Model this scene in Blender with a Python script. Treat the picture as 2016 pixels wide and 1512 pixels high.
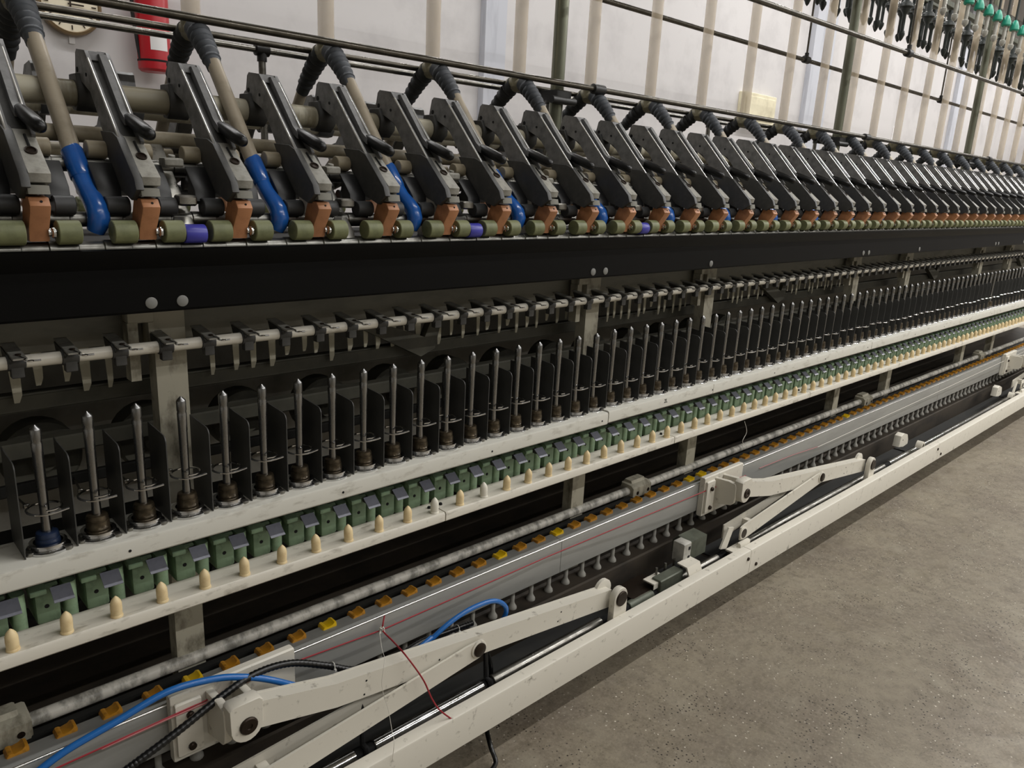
import bpy, bmesh, math, random
from mathutils import Vector, Matrix

random.seed(7)
scene = bpy.context.scene
for o in list(bpy.data.objects):
    bpy.data.objects.remove(o)
COL = scene.collection

# ------------------------------------------------------------------ camera
H = 1.29                       # eye height; all Z numbers below are relative to the eye
FPX = 1500.0
CM = ((0.7254979432, -0.6863662488, 0.0505381719),
      (-0.1448097911, -0.2240291922, -0.9637639988),
      (0.6728171065, 0.6918903768, -0.2619252712))      # rows: right, down, forward
cam_d = bpy.data.cameras.new('camera')
cam_d.sensor_fit = 'HORIZONTAL'
cam_d.sensor_width = 36.0
cam_d.lens = 36.0 * FPX / 2016.0
cam_d.clip_start = 0.02
cam_d.clip_end = 60
cam = bpy.data.objects.new('camera', cam_d)
COL.objects.link(cam)
rt, dn, fw = (Vector(r) for r in CM)
m = Matrix((rt, -dn, -fw)).transposed().to_4x4()
m.translation = (0, 0, H)
cam.matrix_world = m
scene.camera = cam

# ------------------------------------------------------------------ light
world = bpy.data.worlds.new('world')
scene.world = world
world.use_nodes = True
world.node_tree.nodes['Background'].inputs[0].default_value = (0.9, 0.95, 1.0, 1)
world.node_tree.nodes['Background'].inputs[1].default_value = 0.02
scene.view_settings.view_transform = 'Standard'
scene.view_settings.look = 'None'
scene.view_settings.gamma = 1.0
scene.view_settings.use_curve_mapping = False
scene.view_settings.exposure = -0.12
CEIL = 3.3                     # ceiling above the eye
LAMPS = []                     # x, y, power, aisle: tube lamps hanging in rows over the aisles of the hall
for nm, y, xs, pw in (('front', 0.1, (2.0, 4.6, 7.2, 9.8, 12.4), 58), ('next', -2.4, (0.4, 3.0, 5.6, 8.2, 10.8), 62),
                      ('outer', -4.8, (1.6, 4.2, 6.8, 9.4), 42), ('rear', 2.75, (0.6, 3.4, 6.2, 9.0, 11.8, 14.2), 50)):
    for k_, x in enumerate(xs):
        LAMPS.append((x, y, pw * (0.75 if (nm == 'rear' and k_ < 2) else 0.5 if (nm != 'rear' and k_ == 0) else 1.0), nm, k_ + 1))
LAMP_Z = 2.45

# ------------------------------------------------------------------ helpers
def lin(c):
    return tuple(((v / 255.0) / 12.92) if v <= 10 else (((v / 255.0) + 0.055) / 1.055) ** 2.4 for v in c)

def ray(x, y):
    u, v = (x - 1008.0) / FPX, (y - 756.0) / FPX
    return rt * u + dn * v + fw

def at(x, y, Y):
    d = ray(x, y)
    return tuple(d * (Y / d.y))

def px(p):
    q = Vector(p)
    d = q.dot(fw)
    if d < 0.05:
        return None
    return (1008 + FPX * q.dot(rt) / d, 756 + FPX * q.dot(dn) / d)

def visible(p, mrg=12):
    q = px(p)
    return q is not None and -mrg < q[0] < 2016 + mrg and -mrg < q[1] < 1512 + mrg

class MB:
    """collects shapes; build() makes one mesh of them"""
    def __init__(s):
        s.v = []
        s.f = []
    def add(s, vs, fs):
        b = len(s.v)
        s.v.extend(tuple(v) for v in vs)
        s.f.extend(tuple(i + b for i in f) for f in fs)
        return s
    def box(s, x0, x1, y0, y1, z0, z1, c=0.0):
        if c <= 0:
            vs = [(x, y, z) for x in (x0, x1) for y in (y0, y1) for z in (z0, z1)]
            return s.add(vs, [(0, 1, 3, 2), (4, 6, 7, 5), (0, 4, 5, 1), (2, 3, 7, 6), (0, 2, 6, 4), (1, 5, 7, 3)])
        return s.prism('x', [(y0 + c, z0), (y1 - c, z0), (y1, z0 + c), (y1, z1 - c), (y1 - c, z1), (y0 + c, z1), (y0, z1 - c), (y0, z0 + c)], x0, x1, c)
    def prism(s, axis, prof, t0, t1, c=0.0):
        n = len(prof)
        def mk(p, t):
            if axis == 'x': return (t, p[0], p[1])
            if axis == 'y': return (p[0], t, p[1])
            return (p[0], p[1], t)
        if c > 0:
            cx = sum(p[0] for p in prof) / n
            cy = sum(p[1] for p in prof) / n
            def sh(p):
                dx, dy = cx - p[0], cy - p[1]
                L = math.hypot(dx, dy) or 1
                k = min(c * 0.7, L * 0.4) / L
                return (p[0] + dx * k, p[1] + dy * k)
            rings = [([sh(p) for p in prof], t0), (prof, t0 + c), (prof, t1 - c), ([sh(p) for p in prof], t1)]
        else:
            rings = [(prof, t0), (prof, t1)]
        vs = [mk(p, t) for r, t in rings for p in r]
        fs = []
        for k in range(len(rings) - 1):
            for i in range(n):
                j = (i + 1) % n
                fs.append((k * n + i, k * n + j, (k + 1) * n + j, (k + 1) * n + i))
        fs.append(tuple(range(n - 1, -1, -1)))
        fs.append(tuple((len(rings) - 1) * n + i for i in range(n)))
        return s.add(vs, fs)
    def tube(s, pts, r, n=10, closed=False, caps=True):
        pts = [Vector(p) for p in pts]
        N = len(pts)
        rs = r if isinstance(r, (list, tuple)) else [r] * N
        up = None
        vs = []
        for i, p in enumerate(pts):
            if closed:
                t = pts[(i + 1) % N] - pts[i - 1]
            else:
                t = pts[min(i + 1, N - 1)] - pts[max(i - 1, 0)]
            t.normalize()
            if up is None:
                up = Vector((0, 0, 1)) if abs(t.z) < 0.9 else Vector((0, 1, 0))
            u = (up - t * up.dot(t))
            if u.length < 1e-5:
                u = t.orthogonal()
            u.normalize()
            up = u
            w = t.cross(u)
            for k in range(n):
                a = 2 * math.pi * k / n
                vs.append(p + (u * math.cos(a) + w * math.sin(a)) * rs[i])
        fs = []
        for i in range(N if closed else N - 1):
            j = (i + 1) % N
            for k in range(n):
                l = (k + 1) % n
                fs.append((i * n + k, i * n + l, j * n + l, j * n + k))
        if caps and not closed:
            fs.append(tuple(range(n - 1, -1, -1)))
            fs.append(tuple((N - 1) * n + k for k in range(n)))
        return s.add(vs, fs)
    def cyl(s, a, b, r, n=14):
        return s.tube([a, b], r, n)
    def lathe(s, o, axis, prof, n=16):
        """prof: list of (radius, height along axis)"""
        o = Vector(o)
        ax = Vector(axis).normalized()
        return s.tube([o + ax * h for _, h in prof], [max(q, 1e-5) for q, _ in prof], n) if len(set(h for _, h in prof)) == len(prof) else s._lathe(o, ax, prof, n)
    def _lathe(s, o, ax, prof, n):
        u = ax.orthogonal().normalized()
        w = ax.cross(u)
        vs = []
        for q, h in prof:
            for k in range(n):
                a = 2 * math.pi * k / n
                vs.append(o + ax * h + (u * math.cos(a) + w * math.sin(a)) * max(q, 1e-5))
        fs = []
        for i in range(len(prof) - 1):
            for k in range(n):
                l = (k + 1) % n
                fs.append((i * n + k, i * n + l, (i + 1) * n + l, (i + 1) * n + k))
        fs.append(tuple(range(n - 1, -1, -1)))
        fs.append(tuple((len(prof) - 1) * n + k for k in range(n)))
        return s.add(vs, fs)
    def mesh(s, name, mat, origin=(0, 0, 0), angle=38):
        ox, oy, oz = origin
        me = bpy.data.meshes.new(name)
        me.from_pydata([(x - ox, y - oy, z - oz) for x, y, z in s.v], [], s.f)
        bm = bmesh.new()
        bm.from_mesh(me)
        bmesh.ops.recalc_face_normals(bm, faces=bm.faces)
        bm.to_mesh(me)
        bm.free()
        me.polygons.foreach_set('use_smooth', [True] * len(me.polygons))
        me.set_sharp_from_angle(angle=math.radians(angle))
        me.materials.append(mat)
        return me

def tag(o, label=None, cat=None, group=None, kind=None):
    if label: o['label'] = label
    if cat: o['category'] = cat
    if group: o['group'] = group
    if kind: o['kind'] = kind
    return o

def link(name, data, loc=(0, 0, 0), parent=None):
    o = bpy.data.objects.new(name, data)
    COL.objects.link(o)
    if parent is not None:
        o.parent = parent
    o.location = loc
    return o

def thing(name, origin, label, cat, group=None):
    o = link(name, None, (origin[0], origin[1], origin[2] + H))
    o.empty_display_size = 0.02
    return tag(o, label, cat, group)

def part(mb, name, mat, parent, label=None):
    """a part whose shapes are given in eye coordinates"""
    l = parent.location
    p = parent
    off = Vector(l)
    while p.parent is not None:
        p = p.parent
        off = off + p.location
    o = link(name, mb.mesh(name, mat, (off.x, off.y, off.z - H)), (0, 0, 0), parent)
    return tag(o, label)

def solo(mb, name, mat, origin, label=None, cat=None, group=None, kind=None):
    o = link(name, mb.mesh(name, mat, origin), (origin[0], origin[1], origin[2] + H))
    return tag(o, label, cat, group, kind)

class Proto:
    """one kind of thing: parts given as meshes round an origin, stamped out by obj creation with shared meshes"""
    def __init__(s, origin):
        s.o = origin
        s.parts = []
    def part(s, mb, name, mat, sub_of=None, label=None):
        s.parts.append((name, mb.mesh(name, mat, s.o), sub_of, label))
        return len(s.parts) - 1
    def stamp(s, name, loc, label, cat, group=None, rz=0.0, skip=(), swap=None):
        root = link(name, None, (loc[0], loc[1], loc[2] + H))
        root.empty_display_size = 0.02
        root.rotation_euler.z = rz
        tag(root, label, cat, group)
        made = {}
        for i, (n, me, sub, lb) in enumerate(s.parts):
            if i in skip:
                continue
            o = link(n, (swap or {}).get(i, me), (0, 0, 0), made[sub] if sub is not None else root)
            if lb: o['label'] = lb
            made[i] = o
        return root

ONES = ['', 'first', 'second', 'third', 'fourth', 'fifth', 'sixth', 'seventh', 'eighth', 'ninth', 'tenth', 'eleventh', 'twelfth',
        'thirteenth', 'fourteenth', 'fifteenth', 'sixteenth', 'seventeenth', 'eighteenth', 'nineteenth']
TENS = {2: ('twenty', 'twentieth'), 3: ('thirty', 'thirtieth'), 4: ('forty', 'fortieth'), 5: ('fifty', 'fiftieth'),
        6: ('sixty', 'sixtieth'), 7: ('seventy', 'seventieth'), 8: ('eighty', 'eightieth'), 9: ('ninety', 'ninetieth')}
def nth(n):
    if n < 20:
        return ONES[n]
    t, u = divmod(n, 10)
    return TENS[t][1] if u == 0 else TENS[t][0] + '-' + ONES[u]

# ------------------------------------------------------------------ materials
def material(name, rgb, rough=0.5, metal=0.0, dirt=None, dirt_amt=0.0, scale=20.0, stretch=(1, 1, 1), vary=0.0,
             rough_var=0.0, bump=0.0, lo=0.45, hi=0.7, spec=None, alpha=None, trans=None, coat=0.0):
    mt = bpy.data.materials.new(name)
    mt.use_nodes = True
    nt = mt.node_tree
    b = nt.nodes['Principled BSDF']
    b.inputs['Roughness'].default_value = rough
    b.inputs['Metallic'].default_value = metal
    if spec is not None: b.inputs['Specular IOR Level'].default_value = spec
    if alpha is not None: b.inputs['Alpha'].default_value = alpha
    if trans is not None: b.inputs['Transmission Weight'].default_value = trans
    if coat: b.inputs['Coat Weight'].default_value = coat
    col = nt.nodes.new('ShaderNodeRGB')
    col.outputs[0].default_value = (*lin(rgb), 1)
    out = col.outputs[0]
    if dirt is not None or rough_var or bump:
        tc = nt.nodes.new('ShaderNodeTexCoord')
        mp = nt.nodes.new('ShaderNodeMapping')
        mp.inputs['Scale'].default_value = stretch
        nt.links.new(tc.outputs['Object'], mp.inputs['Vector'])
        nz = nt.nodes.new('ShaderNodeTexNoise')
        nz.inputs['Scale'].default_value = scale
        nz.inputs['Detail'].default_value = 6
        nz.inputs['Roughness'].default_value = 0.62
        nt.links.new(mp.outputs[0], nz.inputs['Vector'])
        if dirt is not None:
            mr = nt.nodes.new('ShaderNodeMapRange')
            mr.inputs['From Min'].default_value = lo
            mr.inputs['From Max'].default_value = hi
            mr.inputs['To Max'].default_value = dirt_amt
            nt.links.new(nz.outputs['Fac'], mr.inputs['Value'])
            mx = nt.nodes.new('ShaderNodeMixRGB')
            mx.inputs[2].default_value = (*lin(dirt), 1)
            nt.links.new(mr.outputs[0], mx.inputs[0])
            nt.links.new(out, mx.inputs[1])
            out = mx.outputs[0]
        if rough_var:
            mr2 = nt.nodes.new('ShaderNodeMapRange')
            mr2.inputs['To Min'].default_value = max(0.02, rough - rough_var)
            mr2.inputs['To Max'].default_value = min(1.0, rough + rough_var)
            mr2.inputs['From Min'].default_value = 0.3
            mr2.inputs['From Max'].default_value = 0.7
            nt.links.new(nz.outputs['Fac'], mr2.inputs['Value'])
            nt.links.new(mr2.outputs[0], b.inputs['Roughness'])
        if bump:
            bp = nt.nodes.new('ShaderNodeBump')
            bp.inputs['Strength'].default_value = bump
            bp.inputs['Distance'].default_value = 0.002
            nt.links.new(nz.outputs['Fac'], bp.inputs['Height'])
            nt.links.new(bp.outputs[0], b.inputs['Normal'])
    if vary:
        oi = nt.nodes.new('ShaderNodeObjectInfo')
        mr3 = nt.nodes.new('ShaderNodeMapRange')
        mr3.inputs['To Min'].default_value = 1 - vary
        mr3.inputs['To Max'].default_value = 1 + vary
        nt.links.new(oi.outputs['Random'], mr3.inputs['Value'])
        hs = nt.nodes.new('ShaderNodeHueSaturation')
        nt.links.new(mr3.outputs[0], hs.inputs['Value'])
        nt.links.new(out, hs.inputs['Color'])
        out = hs.outputs[0]
    nt.links.new(out, b.inputs['Base Color'])
    return mt

M = {}
M['wall'] = material('wall_plaster', (203, 200, 200), 0.85, dirt=(165, 162, 163), dirt_amt=0.55, scale=2.2, bump=0.15, lo=0.48, hi=0.72)
M['pilaster'] = material('pilaster_paint', (190, 192, 200), 0.8, dirt=(140, 142, 152), dirt_amt=0.6, scale=3.0, stretch=(4, 4, 0.5), lo=0.5, hi=0.72)
M['ceiling'] = material('ceiling_paint', (190, 190, 186), 0.9)
M['front_wall'] = material('far_side_wall', (176, 174, 168), 0.9)
M['white_paint'] = material('cream_machine_paint', (212, 207, 194), 0.42, dirt=(120, 112, 96), dirt_amt=0.75, scale=26, stretch=(0.8, 2, 2), lo=0.56, hi=0.74, rough_var=0.12)
M['link_paint'] = material('worn_white_paint', (214, 209, 196), 0.45, dirt=(88, 80, 66), dirt_amt=0.8, scale=34, lo=0.6, hi=0.74, rough_var=0.12)
M['rail_paint'] = material('ring_rail_paint', (208, 206, 196), 0.38, dirt=(150, 144, 130), dirt_amt=0.6, scale=40, stretch=(0.6, 1.6, 1.6), lo=0.54, hi=0.72)
M['pillar_paint'] = material('pillar_paint', (170, 165, 148), 0.6, dirt=(84, 78, 62), dirt_amt=0.85, scale=30, stretch=(1, 1, 0.5), lo=0.48, hi=0.68)
M['black_beam'] = material('black_beam_paint', (3, 3, 3), 0.5, dirt=(6, 6, 6), dirt_amt=0.6, scale=6, spec=0.12)
M['bolt_cap'] = material('bolt_cap_plastic', (120, 120, 116), 0.6)
M['web'] = material('grey_web_metal', (150, 147, 138), 0.7, dirt=(98, 96, 90), dirt_amt=0.7, scale=7)
M['olive_panel'] = material('olive_grey_panel', (122, 120, 110), 0.6, dirt=(88, 87, 78), dirt_amt=0.6, scale=9, stretch=(1, 1, 3))
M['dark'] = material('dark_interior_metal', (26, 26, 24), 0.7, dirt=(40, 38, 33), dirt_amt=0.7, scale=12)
M['dark_olive'] = material('dark_olive_metal', (82, 80, 69), 0.65, dirt=(54, 53, 46), dirt_amt=0.7, scale=14)
M['brown_sill'] = material('brown_sill_metal', (66, 58, 48), 0.7, dirt=(36, 32, 28), dirt_amt=0.8, scale=12, stretch=(0.6, 1, 1))
M['grey_beam'] = material('grey_beam_paint', (150, 150, 146), 0.38, metal=0.25, dirt=(128, 127, 122), dirt_amt=0.5, scale=10, stretch=(0.3, 2, 2), rough_var=0.06)
M['arm_grey'] = material('arm_cast_grey', (116, 116, 116), 0.48, metal=0.1, dirt=(72, 72, 72), dirt_amt=0.7, scale=45, lo=0.42, hi=0.7, vary=0.1, rough_var=0.12)
M['arm_dark'] = material('arm_dark_plastic', (56, 56, 55), 0.5, dirt=(76, 75, 72), dirt_amt=0.6, scale=60, vary=0.15)
M['glint_bead'] = material('highlight_bead_metal', (235, 235, 232), 0.3, metal=1.0)  # pale mirror metal for beads added to draw highlight lines along edges
M['grip'] = material('black_grip_rubber', (12, 12, 13), 0.32, spec=0.4)
M['block_grey'] = material('pressure_block_grey', (150, 148, 140), 0.5, metal=0.2, dirt=(98, 96, 88), dirt_amt=0.6, scale=70, vary=0.08)
M['orange'] = material('orange_brown_plastic', (176, 122, 84), 0.5, dirt=(130, 84, 52), dirt_amt=0.5, scale=60, vary=0.1)
M['green_cot'] = material('olive_green_rubber', (116, 120, 84), 0.55, dirt=(80, 84, 56), dirt_amt=0.6, scale=60, vary=0.1)
M['black_rubber'] = material('black_rubber', (22, 22, 23), 0.4, dirt=(40, 40, 40), dirt_amt=0.5, scale=50)
M['grey_rubber'] = material('charcoal_rubber', (52, 53, 54), 0.5, dirt=(34, 34, 35), dirt_amt=0.5, scale=50)
M['tube_paint'] = material('worn_beige_tube_paint', (182, 176, 156), 0.45, dirt=(122, 114, 92), dirt_amt=0.8, scale=7, stretch=(2.0, 0.6, 0.6), lo=0.46, hi=0.54)
M['beige'] = material('beige_rubber', (146, 136, 114), 0.5, dirt=(104, 92, 70), dirt_amt=0.6, scale=40, vary=0.08)
M['chrome'] = material('polished_steel', (205, 205, 205), 0.16, metal=1.0, rough_var=0.08, scale=40)
M['roller_steel'] = material('fluted_roller_steel', (128, 127, 122), 0.36, metal=1.0, dirt=(70, 68, 62), dirt_amt=0.8, scale=30, rough_var=0.1)
M['steel'] = material('dull_steel', (150, 148, 142), 0.34, metal=1.0, dirt=(88, 84, 76), dirt_amt=0.7, scale=30, rough_var=0.12)
M['spindle'] = material('spindle_steel', (150, 150, 150), 0.26, metal=1.0, dirt=(110, 110, 108), dirt_amt=0.6, scale=50, stretch=(1, 1, 0.35), rough_var=0.1)
M['dark_steel'] = material('dark_creel_steel', (92, 88, 80), 0.32, metal=0.85, dirt=(54, 50, 44), dirt_amt=0.7, scale=22, rough_var=0.1)
M['green_steel'] = material('green_grey_post', (124, 126, 110), 0.3, metal=0.7, dirt=(78, 80, 68), dirt_amt=0.6, scale=14, stretch=(1, 1, 0.3))
M['coupler'] = material('dark_coupler_plastic', (36, 36, 36), 0.45)
M['bellows'] = material('blue_grey_bellows_rubber', (74, 78, 84), 0.62, dirt=(50, 52, 55), dirt_amt=0.6, scale=40, vary=0.1)
M['bellows_dark'] = material('dark_bellows_rubber', (44, 46, 48), 0.65, dirt=(60, 60, 58), dirt_amt=0.5, scale=40)
M['tee'] = material('olive_tee_plastic', (122, 116, 92), 0.5, dirt=(84, 78, 60), dirt_amt=0.6, scale=40)
M['hose'] = material('tan_clear_hose', (166, 155, 136), 0.35, dirt=(124, 115, 98), dirt_amt=0.6, scale=22, stretch=(1, 1, 1), alpha=0.94)
M['clear_tube'] = material('tan_clear_tube', (222, 208, 186), 0.16, dirt=(196, 182, 160), dirt_amt=0.5, scale=10, stretch=(1, 1, 0.4), alpha=0.5)
M['blue_nozzle'] = material('blue_nozzle_plastic', (30, 92, 172), 0.24, dirt=(20, 62, 130), dirt_amt=0.5, scale=18, coat=0.3)
M['violet_sleeve'] = material('violet_blue_sleeve', (62, 62, 160), 0.35)
M['brown_grip'] = material('brown_collar', (88, 78, 62), 0.34, metal=0.7, dirt=(46, 41, 34), dirt_amt=0.8, scale=70, vary=0.15)
M['blue_grip'] = material('dark_blue_collar', (26, 40, 66), 0.4)
M['separator'] = material('dark_separator_plate', (66, 66, 64), 0.45, dirt=(48, 48, 46), dirt_amt=0.5, scale=30, vary=0.1)
M['peg'] = material('cream_peg_plastic', (228, 206, 160), 0.5, dirt=(190, 156, 104), dirt_amt=0.55, scale=50, vary=0.05)
M['peg_white'] = material('white_peg_plastic', (226, 222, 208), 0.5)
M['green_box'] = material('green_housing_plastic', (116, 138, 110), 0.55, dirt=(68, 86, 64), dirt_amt=0.7, scale=40, vary=0.12)
M['green_pale'] = material('pale_green_plastic', (150, 176, 144), 0.5, dirt=(96, 120, 92), dirt_amt=0.6, scale=40, vary=0.12)
M['flap'] = material('blue_grey_flap', (108, 110, 120), 0.36, metal=0.1, dirt=(82, 83, 92), dirt_amt=0.5, scale=60, vary=0.2)
M['yellow_dirty'] = material('dirty_yellow_plastic', (190, 132, 34), 0.5, dirt=(104, 70, 24), dirt_amt=0.8, scale=55, lo=0.42, hi=0.66, vary=0.1)
M['yellow'] = material('bright_yellow_plastic', (236, 194, 18), 0.42, dirt=(190, 140, 20), dirt_amt=0.4, scale=60)
M['spotted'] = material('spotted_grey_pipe', (206, 202, 192), 0.45, dirt=(98, 96, 88), dirt_amt=0.8, scale=24, stretch=(1.3, 0.8, 0.8), lo=0.44, hi=0.6)
M['foot_white'] = material('grey_white_plastic', (176, 174, 166), 0.5, dirt=(122, 120, 112), dirt_amt=0.6, scale=40)
M['tape'] = material('pale_tape', (184, 179, 160), 0.7)
M['concrete'] = None
M['red_string'] = material('red_string', (150, 30, 42), 0.5)
M['pink_string'] = material('faded_pink_thread', (176, 110, 110), 0.6)
M['thread'] = material('white_thread', (214, 210, 200), 0.7)
M['blue_hose'] = material('blue_air_hose', (36, 104, 178), 0.25, coat=0.2)
M['black_hose'] = material('black_corrugated_hose', (16, 16, 16), 0.3)
M['tie'] = material('white_tie_plastic', (206, 204, 196), 0.5)
M['bolt'] = material('dark_brown_bolt', (50, 40, 32), 0.4, metal=0.7)
M['hole'] = material('black_hole', (8, 8, 8), 0.9)
M['red_paint'] = material('extinguisher_red', (170, 22, 34), 0.35)
M['label_white'] = material('white_paper', (224, 222, 222), 0.7)
M['clock_face'] = material('cream_clock_face', (224, 214, 190), 0.5)
M['clock_rim'] = material('brown_clock_rim', (120, 100, 72), 0.4)
M['green_cap'] = material('teal_green_cap', (38, 150, 124), 0.4)
M['hanger'] = material('dark_hanger_plastic', (40, 46, 44), 0.45)
M['switch_box'] = material('cream_switch_box', (226, 218, 190), 0.6, dirt=(170, 160, 130), dirt_amt=0.5, scale=8)
M['lamp_body'] = material('lamp_white_metal', (220, 220, 216), 0.5)
M['green_grey'] = material('green_grey_metal', (96, 100, 88), 0.5, metal=0.3, dirt=(64, 66, 58), dirt_amt=0.6, scale=30)

def concrete():
    mt = bpy.data.materials.new('concrete_floor')
    mt.use_nodes = True
    nt = mt.node_tree
    b = nt.nodes['Principled BSDF']
    tc = nt.nodes.new('ShaderNodeTexCoord')
    def noise(s, det=6, rgh=0.6):
        n = nt.nodes.new('ShaderNodeTexNoise')
        n.inputs['Scale'].default_value = s
        n.inputs['Detail'].default_value = det
        n.inputs['Roughness'].default_value = rgh
        nt.links.new(tc.outputs['Object'], n.inputs['Vector'])
        return n.outputs['Fac']
    def rng(v, a, c, t0=0.0, t1=1.0):
        r = nt.nodes.new('ShaderNodeMapRange')
        r.inputs['From Min'].default_value = a
        r.inputs['From Max'].default_value = c
        r.inputs['To Min'].default_value = t0
        r.inputs['To Max'].default_value = t1
        nt.links.new(v, r.inputs['Value'])
        return r.outputs[0]
    def mix(f, c1, c2):
        x = nt.nodes.new('ShaderNodeMixRGB')
        nt.links.new(f, x.inputs[0])
        if isinstance(c1, tuple): x.inputs[1].default_value = (*lin(c1), 1)
        else: nt.links.new(c1, x.inputs[1])
        x.inputs[2].default_value = (*lin(c2), 1)
        return x.outputs[0]
    def mul(a, c):
        x = nt.nodes.new('ShaderNodeMath')
        x.operation = 'MULTIPLY'
        nt.links.new(a, x.inputs[0])
        nt.links.new(c, x.inputs[1])
        return x.outputs[0]
    c = mix(rng(noise(3.0), 0.35, 0.68), (140, 131, 113), (116, 106, 92))
    c = mix(rng(noise(22.0, 8, 0.7), 0.45, 0.72, 0, 0.7), c, (88, 79, 66))
    c = mix(rng(noise(90.0, 6, 0.75), 0.48, 0.72, 0, 0.6), c, (158, 148, 130))
    c = mix(rng(noise(140.0, 4, 0.7), 0.56, 0.72, 0, 0.6), c, (70, 62, 52))
    c = mix(rng(noise(9.0), 0.52, 0.75, 0, 0.5), c, (150, 143, 126))
    patch = rng(noise(5.0, 3), 0.42, 0.6)
    def specks(scale, lo, hi):
        v = nt.nodes.new('ShaderNodeTexVoronoi')
        v.inputs['Scale'].default_value = scale
        v.inputs['Randomness'].default_value = 1.0
        nt.links.new(tc.outputs['Object'], v.inputs['Vector'])
        near = rng(v.outputs['Distance'], lo, hi, 1, 0)
        sep = nt.nodes.new('ShaderNodeSeparateColor')
        nt.links.new(v.outputs['Color'], sep.inputs[0])
        return near, sep.outputs[0]
    n1, r1 = specks(110, 0.20, 0.30)
    c = mix(mul(mul(n1, rng(r1, 0.40, 0.45)), patch), c, (40, 33, 27))
    n2, r2 = specks(70, 0.10, 0.17)
    c = mix(mul(mul(n2, rng(r2, 0.42, 0.62)), rng(noise(7.0, 3), 0.38, 0.62)), c, (228, 220, 206))
    nt.links.new(c, b.inputs['Base Color'])
    nt.links.new(rng(noise(12.0), 0.3, 0.7, 0.38, 0.7), b.inputs['Roughness'])
    bp = nt.nodes.new('ShaderNodeBump')
    bp.inputs['Strength'].default_value = 0.25
    bp.inputs['Distance'].default_value = 0.002
    nt.links.new(noise(60.0, 8, 0.7), bp.inputs['Height'])
    nt.links.new(bp.outputs[0], b.inputs['Normal'])
    return mt
M['concrete'] = concrete()

# ================================================================== the room
WY = 3.8                       # back wall
XA, XB, YF = -3.0, 15.5, -6.5
floor = link('floor', None)
tag(floor, 'grey-brown concrete floor with scattered lint specks', None, None, 'structure')
floor.location = (2.0, 0.5, 0)
part(MB().box(XA, 2.2, YF, WY, -H - 0.1, -H), 'slab', M['concrete'], floor)
part(MB().box(2.204, XB, YF, WY, -H - 0.1, -H - 0.0035), 'slab', M['concrete'], floor)
solo(MB().box(XA, XB, WY, WY + 0.15, -H, CEIL), 'wall_back', M['wall'], (6, WY, -H), 'pale plaster wall behind the spinning frame', None, None, 'structure')
solo(MB().box(XA - 0.15, XA, YF, WY, -H, CEIL), 'wall_left', M['front_wall'], (XA, 0, -H), kind='structure', label='grey end wall out of view')
solo(MB().box(XB, XB + 0.15, YF, WY, -H, CEIL), 'wall_right', M['wall'], (XB, 0, -H), kind='structure', label='pale end wall at the far end of the hall')
solo(MB().box(XA, XB, YF - 0.15, YF, -H, CEIL), 'wall_front', M['front_wall'], (6, YF, -H), kind='structure', label='grey wall behind the viewer')
solo(MB().box(XA, XB, YF, WY, CEIL, CEIL + 0.12), 'ceiling', M['ceiling'], (6, 0, CEIL), kind='structure', label='grey painted ceiling')
for k, (xa, xb) in enumerate(((3.27, 3.44), (7.40, 7.82), (11.5, 11.9))):
    solo(MB().box(xa, xb, WY - 0.05, WY - 0.001, -H, CEIL, 0.004), 'trim_%d' % (k + 1), M['pilaster'], (xa, WY, -H),
         ('narrow', 'bluish cracked', 'far bluish')[k] + ' pilaster running up the pale wall', kind='structure')

# ceiling lamps (above the picture)
for lx, ly, pw, nm, kn in LAMPS:
    t = thing('tube_lamp', (lx, ly, LAMP_Z), '%s hanging tube lamp over the %s aisle' % (nth(kn), nm), 'lamp', 'hanging tube lamps')
    part(MB().prism('x', [(ly - 0.09, LAMP_Z), (ly - 0.04, LAMP_Z + 0.05), (ly + 0.04, LAMP_Z + 0.05), (ly + 0.09, LAMP_Z), (ly + 0.085, LAMP_Z + 0.002), (ly + 0.038, LAMP_Z + 0.045), (ly - 0.038, LAMP_Z + 0.045), (ly - 0.085, LAMP_Z + 0.002)], lx - 1.2, lx + 1.2), 'reflector', M['lamp_body'], t)
    for sx in (-0.9, 0.9):
        part(MB().cyl((lx + sx, ly, LAMP_Z + 0.048), (lx + sx, ly, CEIL), 0.006, 8), 'hanger_rod', M['steel'], t)
    ld = bpy.data.lights.new('tube_light', 'AREA')
    ld.shape = 'RECTANGLE'
    ld.size = 2.3
    ld.size_y = 0.05
    ld.energy = pw
    ld.color = (1.0, 0.985, 0.965)
    lo = bpy.data.objects.new('tube_light', ld)
    COL.objects.link(lo)
    lo.parent = t
    lo.location = (0, 0, 0.012)

# wall things
cx, cz = at(138, 8, WY - 0.03)[0], at(138, 8, WY - 0.03)[2]
t = thing('wall_clock', (cx, WY - 0.03, cz), 'round cream wall clock with a brown rim behind the steel rods', 'clock')
part(MB()._lathe(Vector((cx, WY - 0.004, cz)), Vector((0, -1, 0)), [(0.118, 0), (0.122, 0.012), (0.118, 0.03), (0.108, 0.034), (0.104, 0.024), (0.02, 0.0235)], 40), 'rim', M['clock_rim'], t)
part(MB()._lathe(Vector((cx, WY - 0.026, cz)), Vector((0, -1, 0)), [(0.106, 0), (0.106, 0.003), (0.001, 0.0031)], 40), 'face', M['clock_face'], t)
for h in range(12):
    a = h * math.pi / 6
    sa, ca = math.sin(a), math.cos(a)
    p0 = (cx + 0.080 * sa, WY - 0.031, cz + 0.080 * ca)
    p1 = (cx + 0.097 * sa, WY - 0.031, cz + 0.097 * ca)
    part(MB().tube([p0, p1], 0.0022, 6), 'hour_mark', M['bolt'], t)
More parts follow.
